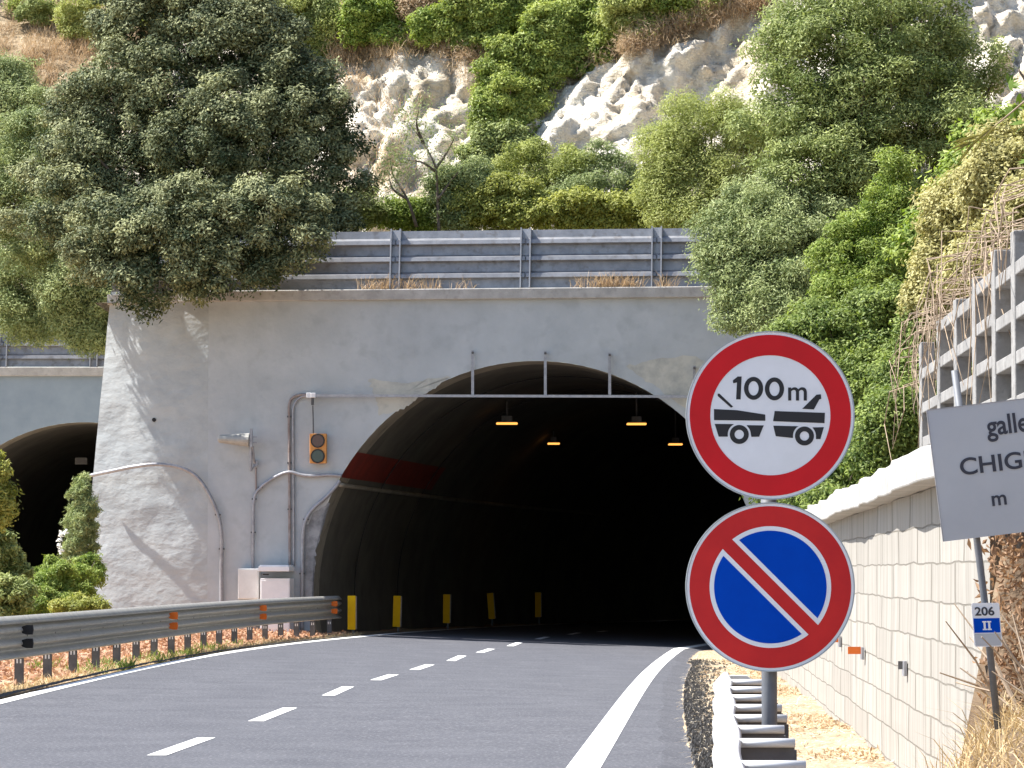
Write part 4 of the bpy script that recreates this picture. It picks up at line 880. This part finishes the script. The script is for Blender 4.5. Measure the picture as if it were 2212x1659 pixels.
# ---- shrubs on the hillside (placed on the slope itself)
HS = [ # u, v, ru, rv, name, label, cat, mat, n, L, W
    (660, 50, 75, 70, 'yellowish_bush', 'pale yellow-green bush just above the right shoulder of the holm oak', 'yg', 70, .09, .035),
    (700, 55, 32, 60, 'dark_shrub', 'narrow dark shrub between the pale and the bright green hill bushes', 'mid', 40, .10, .045),
    (815, 45, 75, 55, 'round_bush', 'bright green round bush on the top of the left rock face', 'green', 80, .10, .055),
    (905, 15, 40, 30, 'dry_bush', 'small tan dry bush at the top edge above the left rock face', 'browngrass', 40, .10, .03),
    (1010, 40, 80, 60, 'ivy_mass', 'green creeper patch at the top, left of the long ivy cascade', 'ivy', 80, .10, .06),
    (1130, 60, 110, 80, 'ivy_mass', 'broad green creeper at the top of the ivy cascade', 'ivy', 120, .10, .06),
    (1260, 70, 120, 75, 'ivy_mass', 'green creeper right of the cascade, below the top edge', 'ivy', 130, .10, .055),
    (1380, 20, 80, 45, 'ivy_mass', 'yellowish green creeper at the top, above the dry grass strip', 'yg', 70, .10, .05),
    (1120, 160, 85, 80, 'ivy_cascade', 'upper part of the ivy cascade between the two rock faces', 'ivy', 90, .10, .055),
    (1090, 250, 62, 75, 'ivy_cascade', 'middle part of the ivy cascade narrowing between the rock faces', 'ivy', 80, .10, .055),
    (1075, 335, 75, 65, 'ivy_cascade', 'lower dark end of the ivy cascade above the olive shrubs', 'mid', 90, .10, .055),
    (180, 40, 50, 50, 'dry_bush', 'yellowish bush beside the pale rock at the upper left', 'yg', 40, .09, .04),
    (600, 30, 60, 60, 'yellowish_bush', 'pale yellow-green bush touching the top of the holm oak', 'yg', 60, .09, .035),
    (950, 55, 60, 40, 'ivy_mass', 'green creeper on the rim just above the left rock face', 'green', 50, .10, .055),
    (1060, 0, 110, 40, 'ivy_mass', 'green creeper cut by the top frame edge, above the ivy cascade', 'ivy', 80, .10, .055),
    (1230, 10, 110, 45, 'ivy_mass', 'green creeper cut by the top frame edge, right of the cascade', 'green', 80, .10, .055),
    (1190, 130, 70, 50, 'ivy_mass', 'green creeper along the left end of the dry grass strip', 'ivy', 60, .10, .055),
    (1330, 55, 90, 45, 'ivy_mass', 'green creeper just above the middle of the dry grass strip', 'ivy', 70, .10, .055),
    (1490, -5, 70, 25, 'ivy_mass', 'last green creeper patch at the top before the tall tree', 'ivy', 40, .10, .055),
    (75, 25, 36, 24, 'dark_shrub', 'dark shrub over the pale rock in the upper left corner', 'mid', 26, .10, .045),
]
for k, (u, v, ru, rv, nm, lab, m, n, L, Wd) in enumerate(HS):
    h = hit(u, v + rv * .6); Y = h[1] - .12
    plant(nm, lab, 'bush', [(a, b, c, d, e, min(c, d) * .32) for a, b, c, d, e in blob(u, v, ru * 1.1, rv * 1.1, Y, 8, 60 + k)], M[m], int(n * 2.2), .20, 130, L, Wd, 70 + k, (u, v + rv * .6, h[1]), .05, stem='stem', part='foliage', nl=6)
# row of shrubs behind the barrier fence
FR = [(1000, 425, 75, 70, 80, 'olive_shrub', 'sparse olive shrub behind the second barrier panel', 'olive', 90, .075, .032),
      (1180, 395, 110, 85, 82, 'olive_shrub', 'grey-green olive shrub behind the middle of the barrier', 'yg', 120, .075, .030),
      (1310, 400, 100, 80, 81.5, 'olive_shrub', 'grey-green olive shrub just left of the big round broom bush', 'olive', 110, .075, .028),
      (1095, 440, 100, 48, 79.5, 'creeper', 'yellow creeper peeping over the barrier, left half', 'gold', 80, .085, .055),
      (1260, 455, 110, 38, 79.3, 'creeper', 'yellow-green creeper over the barrier right of the middle post', 'gold', 80, .085, .055),
      (1400, 450, 60, 42, 79.3, 'creeper', 'small yellow-green creeper by the right barrier post', 'gold', 50, .085, .055),
      (890, 465, 60, 28, 80, 'low_shrub', 'low green shrub behind the left barrier panel', 'green', 40, .08, .04),
      (770, 455, 60, 30, 80, 'low_shrub', 'low dark shrub between the holm oak and the barrier', 'mid', 40, .08, .045)]
for k, (u, v, ru, rv, Y, nm, lab, m, n, L, Wd) in enumerate(FR):
    plant(nm, lab, 'shrub', blob(u, v, ru, rv, Y, 7, 160 + k), M[m], int(n * 2.4), .18, 100, L, Wd, 170 + k, (u, 500, Y), .035, stem='stem', part='foliage', nl=12, subl=(40, .12, .36, 60, .8))
# bare little tree in front of the left rock face
bt = thing('bare_tree', 'thin half-bare little tree in front of the left rock face', 'tree', P(948, 500, 79.2)); rng = np.random.default_rng(9)
mb = MB(); tips = []
for pth in ([(948, 500), (945, 420), (940, 360), (915, 310), (880, 260)], [(940, 365), (965, 330), (985, 290)], [(915, 310), (900, 270), (905, 235)], [(900, 490), (880, 430), (850, 380), (842, 340)], [(880, 430), (850, 410), (840, 380)], [(946, 430), (975, 390), (1000, 360)], [(940, 370), (910, 350), (870, 345)]):
    mb.tube(smooth_path([P(u, v, 79.2 + .1 * rng.normal()) for u, v in pth], 4), list(np.linspace(.040, .007, 4 * (len(pth) - 1) + 1)), 6); tips += [P(u, v, 79.2) for u, v in pth[2:]]
mb.build('trunk', M['bark'], bt, smooth=True)
tips = np.array(tips); idx = rng.integers(0, len(tips), 2600); cen = tips[idx] + rng.normal(size=(2600, 3)) * .24; leaves('foliage', cen, unit(rng.normal(size=(2600, 3)) + [0, -.3, .6]), .075, .03, M['olive'], bt, rng, rng.uniform(0, 1, 2600))
# ---- right-hand vegetation
plant('broom_bush', 'big round yellow-green broom bush right of the rock face, above the barrier', 'bush', [(1510, 300, 100, 85, 78), (1450, 340, 60, 75, 77.6), (1580, 340, 80, 100, 78), (1500, 400, 95, 80, 77.5), (1430, 420, 45, 60, 77.4), (1560, 460, 90, 60, 77.3), (1480, 465, 55, 40, 77), (1620, 270, 40, 50, 78)], M['yg'], 300, .30, 330, .095, .022, 201, (1530, 540, 78), .07, stem='stem', part='foliage', nl=20, up=.6)
plant('tall_tree', 'tall grey-green tree with loose crown at upper right, against the pale rock', 'tree', [(1830, 90, 170, 110, 67), (1755, 130, 100, 100, 66.5), (1950, 80, 120, 100, 67.5), (1725, 250, 95, 105, 66), (1860, 240, 150, 130, 66.5), (2000, 230, 110, 110, 67), (1760, 370, 120, 110, 65.5), (1900, 400, 110, 110, 66), (2060, 150, 90, 80, 68), (2080, 300, 70, 90, 66), (1690, 110, 40, 60, 66.5), (1830, 10, 130, 50, 67.5)], M['mid'], 900, .26, 130, .095, .034, 202, (1850, 830, 67), .13, nl=30, shell=(.5, 1.0), subl=(150, .22, .60, 170, .8))
plant('olive_tree', 'grey-green olive tree drooping over the right end of the barrier', 'tree', [(1660, 470, 95, 80, 65), (1590, 540, 65, 60, 64.6), (1700, 560, 110, 100, 64.5), (1600, 620, 60, 55, 64.3), (1680, 680, 85, 60, 64), (1770, 500, 80, 90, 65), (1620, 690, 50, 40, 64), (1545, 560, 32, 30, 64.4), (1740, 640, 70, 80, 64)], M['olive'], 620, .22, 150, .078, .026, 203, (1740, 840, 65.5), .09, nl=24, up=.55, subl=(95, .16, .46, 140, .8))
plant('conical_shrub', 'bright green pointed shrub with two tips, right of the olive tree', 'shrub', [(1930, 490, 56, 100, 52), (1930, 410, 22, 60, 52), (1925, 375, 10, 34, 52), (1850, 520, 16, 50, 51.6), (1985, 500, 14, 50, 51.8), (1900, 600, 90, 90, 51.6), (1960, 580, 60, 90, 51.8), (1820, 560, 40, 80, 51.5), (1860, 660, 100, 70, 51.2)], M['bright'], 560, .14, 130, .06, .026, 204, (1900, 820, 52), .05, stem='stem', part='foliage', nl=12, up=.5, subl=(90, .10, .28, 120, .8))
plant('mixed_shrub', 'green shrub directly right of the upper round sign, above the wall', 'shrub', [(1830, 760, 110, 90, 47), (1760, 720, 70, 60, 47), (1930, 760, 80, 80, 46.5), (1880, 860, 90, 80, 46), (1790, 820, 80, 60, 46.5), (1930, 680, 80, 60, 46.6)], M['scrub'], 520, .16, 140, .06, .034, 205, (1860, 1020, 46.5), .05, stem='stem', part='foliage', nl=22, subl=(85, .10, .32, 130, .8))
plant('mixed_shrub', 'low dark twiggy shrub hanging over the far end of the retaining wall', 'shrub', [(1760, 1040, 70, 60, 42), (1830, 1010, 70, 70, 41), (1890, 960, 60, 60, 40), (1720, 1000, 60, 60, 43), (1690, 1060, 40, 40, 43), (1790, 1085, 34, 28, 40)], M['scrub'], 220, .20, 230, .058, .032, 206, (1800, 1110, 42), .04, stem='stem', part='foliage', nl=26)
plant('mixed_shrub', 'dark shrub filling the gap left of the crib wall', 'shrub', [(1960, 820, 50, 70, 41), (1950, 900, 60, 60, 40), (1985, 760, 40, 60, 41)], M['scrub'], 130, .2, 230, .058, .032, 207, (1960, 1000, 40.5), .04, stem='stem', part='foliage', nl=20)
plant('vine', 'yellowish drying vine covering the slope above the crib wall', 'vine', [(2080, 480, 80, 90, 41), (2160, 400, 80, 90, 40), (2180, 520, 60, 70, 37), (2040, 590, 60, 70, 41), (2120, 590, 70, 60, 38), (2010, 660, 50, 50, 41), (2200, 330, 60, 70, 41), (2230, 460, 60, 80, 37)], M['vine'], 620, .16, 120, .058, .038, 208, (2130, 640, 41.5), .03, stem='stem', part='foliage', nl=30)
plant('green_vine', 'green leafy vine behind the drying one, at the right edge', 'vine', [(2100, 400, 60, 60, 44), (2020, 520, 50, 60, 45), (2140, 300, 60, 50, 45)], M['green'], 90, .24, 170, .085, .055, 209, (2080, 560, 45), .03, stem='stem', part='foliage', nl=10)
# fig leaves and reed frond at the right edge
fg = thing('fig_tree', 'fig branch with large dark green leaves at the right frame edge', 'tree', P(2300, 420, 39)); rng = np.random.default_rng(12)
mb = MB(); mb.tube(smooth_path([P(2300, 460, 39), P(2270, 330, 39), P(2240, 220, 39), P(2200, 150, 39)]), list(np.linspace(.05, .012, 19)), 6); mb.build('trunk', M['bark'], fg, smooth=True)
cen = np.array([P(u, v, 39 + rng.normal() * .2) for u, v in [(2200, 165), (2190, 240), (2205, 265), (2215, 205), (2230, 290), (2240, 150), (2185, 180), (2250, 240), (2225, 340), (2260, 190), (2240, 100), (2280, 260)]])
mb = MB()
for q in np.repeat(cen, 2, 0) + rng.normal(size=(24, 3)) * .06:
    n_ = unit(rng.normal(size=3)[None] * .45 + [-.2, -.75, .55])[0]; t_ = unit(np.cross(n_, rng.normal(size=3))[None])[0]; b_ = np.cross(n_, t_); o_ = []
    for i, (an_, rr) in enumerate([(-100, .35), (-70, .8), (-52, .42), (-32, .95), (-16, .45), (0, 1.1), (16, .45), (32, .95), (52, .42), (70, .8), (100, .35), (180, .12)]):
        o_.append(q + (t_ * math.cos(math.radians(an_)) + b_ * math.sin(math.radians(an_))) * rr * .135 - n_ * .03 * rr * rr)
    mb.add([q] + o_, [(0, i + 1, (i + 1) % 12 + 1) for i in range(12)])
mb.build('crown', M['green'], fg, smooth=True)
rd = thing('reed', 'pale reed stem with drooping fan of narrow leaves at the right edge', 'plant', P(2230, 200, 38))
mb = MB(); mb.tube(smooth_path([P(2230, 205, 38), P(2170, 255, 38), P(2110, 305, 38)]), list(np.linspace(.012, .005, 13)), 6); mb.build('stem', M['twig'], rd)
mb = MB(); rng = np.random.default_rng(3)
for (u, v), (du, dv) in (((2150, 270), (-55, 50)), ((2140, 280), (-40, 60)), ((2130, 288), (-75, 28)), ((2125, 292), (-55, 55)), ((2118, 298), (-70, 12)), ((2115, 300), (-62, 34)), ((2112, 303), (-48, 60)), ((2160, 262), (-40, 52)), ((2110, 305), (-62, 20))):
    a, b = P(u, v, 38 - rng.random() * .1), P(u + du, v + dv, 37.8 - rng.random() * .3); m_ = (a + b) / 2 + Z3 * .03; n_ = unit(np.cross(b - a, [0, 1., .3])[None])[0] * .010
    mb.add([a, m_ + n_, b, m_ - n_], [(0, 1, 2), (0, 2, 3)])
mb.build('foliage', M['vine'], rd)
# ---- plants left of the portal wall, behind the guardrail
plant('oleander', 'slender grey-green oleander with white flowers against the dark other tunnel', 'shrub', [(181, 1090, 12, 55, 72), (174, 1140, 22, 60, 72), (172, 1195, 32, 55, 72), (182, 1045, 6, 28, 72)], M['olive'], 320, .09, 70, .11, .020, 301, (172, 1330, 72), .03, stem='stem', part='foliage', nl=16, up=.2, subl=(60, .08, .2, 40, .7))
ol = bpy.data.objects['oleander']; fc = np.array([P(u, v, 71.6) for u, v in [(131, 1152), (128, 1165), (132, 1190), (140, 1150), (127, 1180)]]); r_ = np.random.default_rng(4)
leaves('flower', np.repeat(fc, 14, 0) + r_.normal(size=(70, 3)) * .03, unit(r_.normal(size=(70, 3)) + [-.4, -.3, .6]), .07, .06, M['petal'], ol, r_, r_.uniform(0, 1, 70))
plant('fern_shrub', 'bright green feathery shrub at the foot of the oleander', 'shrub', [(110, 1260, 60, 45, 68), (160, 1270, 50, 40, 68.5), (90, 1295, 60, 40, 67), (190, 1240, 26, 40, 70), (60, 1310, 40, 30, 66)], M['bright'], 420, .10, 80, .09, .026, 302, (120, 1370, 68), .03, stem='stem', part='foliage', nl=14, subl=(60, .08, .24, 60, .8))
plant('dark_bush', 'dark green bush at the left frame edge behind the guardrail', 'bush', [(4, 1240, 38, 44, 62), (-40, 1180, 60, 90, 62), (20, 1290, 40, 40, 61), (-60, 1290, 60, 50, 61)], M['mid'], 360, .12, 90, .08, .045, 303, (0, 1400, 62), .05, stem='stem', part='foliage', nl=24, subl=(60, .1, .3, 60, .5))
plant('edge_tree', 'yellow-green leafy branch at the left frame edge in front of the other tunnel', 'tree', [(-14, 1010, 26, 40, 60), (-16, 1090, 40, 50, 60), (-60, 1060, 50, 80, 60)], M['gold'], 70, .18, 180, .075, .045, 304, (-40, 1420, 60), .05, nl=8)
plant('low_shrub', 'low yellowish shrub behind the guardrail at the foot of the wing wall', 'shrub', [(170, 1310, 46, 16, 64), (205, 1312, 26, 12, 64)], M['gold'], 50, .13, 150, .06, .035, 305, (180, 1360, 64), .02, stem='stem', part='foliage', nl=8)
# ---- grasses (nobody could count them)
def hpts(n, u0, u1, fv, seed, spread):
    r = np.random.default_rng(seed); out = []
    for _ in range(n):
        u = r.uniform(u0, u1); v = fv(u) + r.normal() * spread; h = hit(u, v); out.append(h + r.normal(size=3) * [.12, .05, .05])
    return np.array(out)
ii = np.array
g1 = hpts(1100, 1140, 1660, lambda u: np.interp(u, [1140, 1250, 1400, 1550, 1660], [150, 118, 74, 28, -10]), 1, 11)
g2 = hpts(1000, 730, 1040, lambda u: np.interp(u, [730, 800, 900, 960, 1040], [130, 95, 60, 70, 110]), 2, 26)
g3 = hpts(900, 0, 210, lambda u: np.interp(u, [0, 60, 120, 200], [110, 110, 90, 70]), 3, 45)
g4 = hpts(300, 730, 900, lambda u: 300 + (u - 730) * .2, 4, 120)
gp = np.concatenate([g1, g2, g3, g4]); gp = np.repeat(gp, 7, 0) + np.random.default_rng(7).normal(size=(len(gp) * 7, 3)) * [.16, .12, .06]
blades('dry_grass', gp, .30, .016, M['browngrass'], 8, .5, label='brown dry grass along the rims of the rock faces')
def gzat(X, Y):
    i = np.clip(np.searchsorted(Yn, Y), 1, len(Yn) - 1); out = np.zeros(len(X))
    for k in range(len(X)):
        row = i[k]; out[k] = np.interp(X[k], gx[row], gz[row])
    return out
r = np.random.default_rng(21)
n = 9000; Y = 30 + 45 * r.random(n) ** 1.1; off = np.abs(r.normal(size=n)) * .26 + .05; X = xle(Y) - off; pts = np.stack([X, Y, gzat(X, Y)], 1)
blades('dry_grass', pts, .13, .012, M['straw'], 22, 1.3, label='short straw-coloured grass below the long left guardrail')
n = 9000; Y = 12 + 60 * r.random(n); X = xe(Y) + .05 + r.random(n) * np.maximum(xw(Y) - xe(Y) - .05, .1); pts = np.stack([X, Y, gzat(X, Y) + .015], 1)
blades('straw_litter', pts, .14, .012, M['palestraw'], 23, 2.6, label='bleached straw lying on the right verge', flat=.8)
cl = []
for u, v in [(216, 1432), (262, 1440), (300, 1440), (322, 1425), (397, 1412), (410, 1408), (440, 1402), (455, 1400), (350, 1420), (100, 1440), (190, 1448), (505, 1390)]:
    g = G(u, v); cl.append(g + r.normal(size=(70, 3)) * [.16, .3, 0])
cl = np.concatenate(cl); cl[:, 0] = np.minimum(cl[:, 0], xle(cl[:, 1]) - .05); cl[:, 2] = gzat(cl[:, 0], cl[:, 1])
blades('weeds', cl, .20, .022, M['weed'], 24, .7, label='small green weeds around the left guardrail posts')
n = 2600; Y = 36 + 39 * r.random(n); X = xle(Y) - r.uniform(.35, 3.2, n); c = np.stack([X, Y, gzat(X, Y) + .03], 1); c = np.repeat(c, 5, 0) + r.normal(size=(n * 5, 3)) * [.12, .2, .02]
tag(leaves('leaf_litter', c, unit(r.normal(size=(n * 5, 3)) * .6 + [0, -.4, .7]), .09, .05, M['litter'], None, r, r.uniform(0, 1, n * 5)), 'reddish brown leaf litter behind the left guardrail', None, None, 'stuff')
n = 1500; X = r.uniform(2.35, 3.6, n); Y = 17.22 + r.uniform(-.12, .05, n); c = np.stack([X, Y, r.uniform(.3, 1.9, n)], 1); c = np.repeat(c, 4, 0) + r.normal(size=(n * 4, 3)) * .04
tag(leaves('leaf_litter', c, unit(r.normal(size=(n * 4, 3)) * .6 + [0, -.7, .2]), .045, .02, M['brownleaf'], None, r, r.uniform(0, .5, n * 4)), 'dead leaves caught on the earth face at the near end of the retaining wall', None, None, 'stuff')
n = 1500; Y = 14 + 50 * r.random(n); X = np.asarray(xw(Y)) - np.abs(r.normal(size=n)) * .38 - .02; q = np.stack([X, Y, gzat(X, Y) + .015], 1); q = q[fbm(q * .6, 3, 19) > -.05]; q = np.repeat(q, 6, 0) + r.normal(size=(len(q) * 6, 3)) * [.05, .12, .006]
tag(leaves('leaf_litter', q, unit(r.normal(size=q.shape) * .5 + [0, -.1, 1]), .055, .03, M['browngrass'], None, r, r.uniform(0, 1, len(q))), 'brown leaf litter along the foot of the retaining wall', None, None, 'stuff')
for k, (u, v) in enumerate(((1742, 1482), (1755, 1488), (1700, 1466), (1786, 1512), (1640, 1500))):
    if k == 4: continue
    g = G(u, v); rs = np.random.default_rng(40 + k); mb = MB(); vs = []; s_ = (.11, .07, .08, .06)[k]
    for i in range(5):
        for j in range(9):
            th, ph = math.pi * i / 4, 2 * math.pi * j / 9; d = np.array([math.sin(th) * math.cos(ph), math.sin(th) * math.sin(ph), math.cos(th) * .6]); vs.append(g + d * s_ * (1 + .5 * float(fbm(d[None] * 1.3 + k * 5, 3, 3)[0])) + Z3 * .03)
    mb.add(vs, [(i * 9 + j, i * 9 + (j + 1) % 9, i * 9 + 9 + (j + 1) % 9, i * 9 + 9 + j) for i in range(4) for j in range(9)])
    tag(mb.build('stone', M['coping']), ('largest pale stone at the foot of the retaining wall', 'pale stone right beside the largest one, at the wall foot', 'pale stone at the wall foot just right of the sign post', 'pale stone nearest the camera at the foot of the wall')[k], 'stone', 'stones at the foot of the retaining wall')
# dry stalks on the bank at the lower right and over the crib wall
n = 5200; Y = r.uniform(12.5, 17.2, n); X = np.asarray(xw(Y)) + r.uniform(-.35, 1.4, n); pts = np.stack([X, Y, emb_z(X, Y)], 1)
blades('dry_grass', pts, .26, .008, M['straw'], 25, .9, label='tangled dry stalks on the bank at the lower right corner')
n = 2600; Y = r.uniform(18, 48, n); X = np.asarray(xw(Y)) + r.uniform(.3, 1.25, n); pts = np.stack([X, Y, emb_z(X, Y) + .05], 1)
blades('dry_grass', pts, .30, .014, M['brownleaf'], 26, 1.0, label='brown dead leaves and stalks on top of the retaining wall')
mb = MB(); rr_ = random.Random(4)
for k in range(110):
    y = rr_.uniform(26.5, 37); x = xc_(y) - .02; zt_ = float(np.interp(y, [25, 28.2, 30, 33, 35, 37], [4.05, 4.0, 3.9, 3.8, 3.7, 3.4]))
    p = np.array([x + rr_.uniform(.12, .5), y, zt_ + rr_.uniform(-.05, .55)]); L_ = rr_.uniform(.3, .95) * (1 if rr_.random() < .75 else 1.7)
    mb.tube([p, p + np.array([-.2 - rr_.random() * .2, rr_.uniform(-.3, .3), rr_.uniform(-.15, .05)]), p + np.array([-.33 - rr_.random() * .1, rr_.uniform(-.4, .4), -L_ * .5]), p + np.array([-.3 - rr_.random() * .12, rr_.uniform(-.5, .5), -L_])], [.006, .006, .005, .003], 4)
for k in range(110):
    y = rr_.uniform(14, 17.2); x = float(xw(y)) + rr_.uniform(.0, .7); p = np.array([x, y, float(emb_z(x, y)) + .02]); d = np.array([rr_.uniform(-.4, .3), rr_.uniform(-.3, .3), rr_.uniform(.05, .6)])
    mb.tube([p, p + d * .5 + Z3 * .05, p + d], [.007, .006, .003], 4)
tag(mb.build('dead_stalks', M['twig'], None), 'grey-brown dead vine stalks hanging over the crib wall and bank', None, None, 'stuff')
# crumbled asphalt along the right road edge
n = 7000; Y = 12 + 52 * r.random(n) ** 1.5; X = xe(Y) + .04 + np.abs(r.normal(size=n)) * .07 * (1 + Y / 25); c = np.stack([X, Y, gzat(X, Y) + .004], 1); s = r.uniform(.010, .034, n)[:, None]
tv = np.array([[1, 0, 0], [-.5, .87, 0], [-.5, -.87, 0], [0, 0, 1.1]]); v = (c[:, None] + tv[None] * s[:, None] * r.uniform(.6, 1.4, (n, 4, 1))).reshape(-1, 3); i = np.arange(n) * 4
tag(npmesh('gravel_edge', v, np.concatenate([np.stack([i, i + 1, i + 3], 1), np.stack([i + 1, i + 2, i + 3], 1), np.stack([i + 2, i, i + 3], 1)]), M['gravel']), 'crumbled asphalt crumbs along the right road edge', None, None, 'stuff')
# dry tufts on the coping in front of the barrier
tp = []
for u, nn in ((800, 60), (835, 70), (880, 60), (930, 50), (1000, 25), (1255, 30), (1300, 120), (1335, 110), (1365, 60), (1440, 50)):
    q = W(u, 617, .0); q[2] = ZT + .12; tp.append(q + r.normal(size=(nn, 3)) * [.14, .03, 0])
blades('dry_tufts', np.concatenate(tp), .42, .012, M['browngrass'], 27, .55, label='dry grass tufts on the coping in front of the barrier')

def cover(name, pts, nrm, k, L, Wd, m, seed, label, sp=.16):
    r = np.random.default_rng(seed); c = np.repeat(pts, k, 0); n = len(c); c = c + r.normal(size=(n, 3)) * [sp, sp, sp * .8]; c[:, 2] += np.abs(r.normal(size=n)) * sp
    t = np.repeat(r.normal(size=len(pts)) * .15, k) + r.uniform(.1, .8, n)
    o = leaves(name, c, unit(r.normal(size=(n, 3)) * .5 + nrm), L, Wd, m, None, r, t); tag(o, label, None, None, 'stuff'); return o
r = np.random.default_rng(91)
n = 5200; Y = r.uniform(38, 75, n); s_ = r.uniform(.2, 9, n); X = xw(Y) + s_; q = np.stack([X, Y, emb_z(X, Y) + .1], 1)
f = fbm(q * .5, 3, 5); cover('undergrowth', q[f > -.02], [-.2, -.2, .7], 26, .075, .034, M['scrub'], 92, 'green undergrowth between the shrubs on the right embankment'); cover('undergrowth', q[f <= -.02], [-.2, -.2, .7], 22, .07, .034, M['olive'], 93, 'grey-green undergrowth between the shrubs on the right embankment')
n = 1500; Y = r.uniform(24, 44, n); s_ = r.uniform(1.7, 6, n); X = xw(Y) + s_; q = np.stack([X, Y, emb_z(X, Y) + .1], 1)
cover('dry_growth', hpts(900, 1150, 1660, lambda u: np.interp(u, [1140, 1250, 1400, 1550, 1660], [158, 126, 82, 34, -8]), 1, 9), [-.2, -.4, .6], 40, .16, .012, M['browngrass'], 97, 'brown dry growth fringing the right rock face', .14)
cover('dry_growth', hpts(500, 740, 1040, lambda u: np.interp(u, [730, 800, 900, 960, 1040], [120, 90, 70, 85, 120]), 2, 16), [-.2, -.4, .6], 36, .16, .012, M['browngrass'], 98, 'brown dry growth fringing the left rock face', .14)
cover('vine_cover', q, [-.3, -.2, .7], 24, .06, .04, M['vine'], 94, 'drying creeper cover on the slope above the crib wall', .14)
u_ = r.uniform(-80, 1700, 5000); v_ = r.uniform(-120, 130, 5000); v_ = np.minimum(v_, np.interp(u_, [-80, 0, 200, 600, 730, 800, 960, 1030, 1040, 1140, 1300, 1450, 1640, 1700], [60, 10, 30, 90, 60, 70, 60, 80, 170, 150, 105, 50, -30, -60]))
vis = np.array([hit(a, b) for a, b in zip(u_[:2600], v_[:2600])]); cover('undergrowth', vis + [0, -.03, 0], [-.1, -.4, .6], 26, .085, .045, M['ivy'], 95, 'green undergrowth on the hill above the rock faces', .12)
n = 700; X = r.uniform(-5.5, 5, n); Y = r.uniform(77.5, 83.5, n); q = np.stack([X, Y, np.full(n, 7.5) + (Y - 77) * .14], 1)
cover('undergrowth', q, [-.1, -.3, .7], 30, .08, .04, M['yg'], 96, 'yellow-green undergrowth behind the barrier', .22)
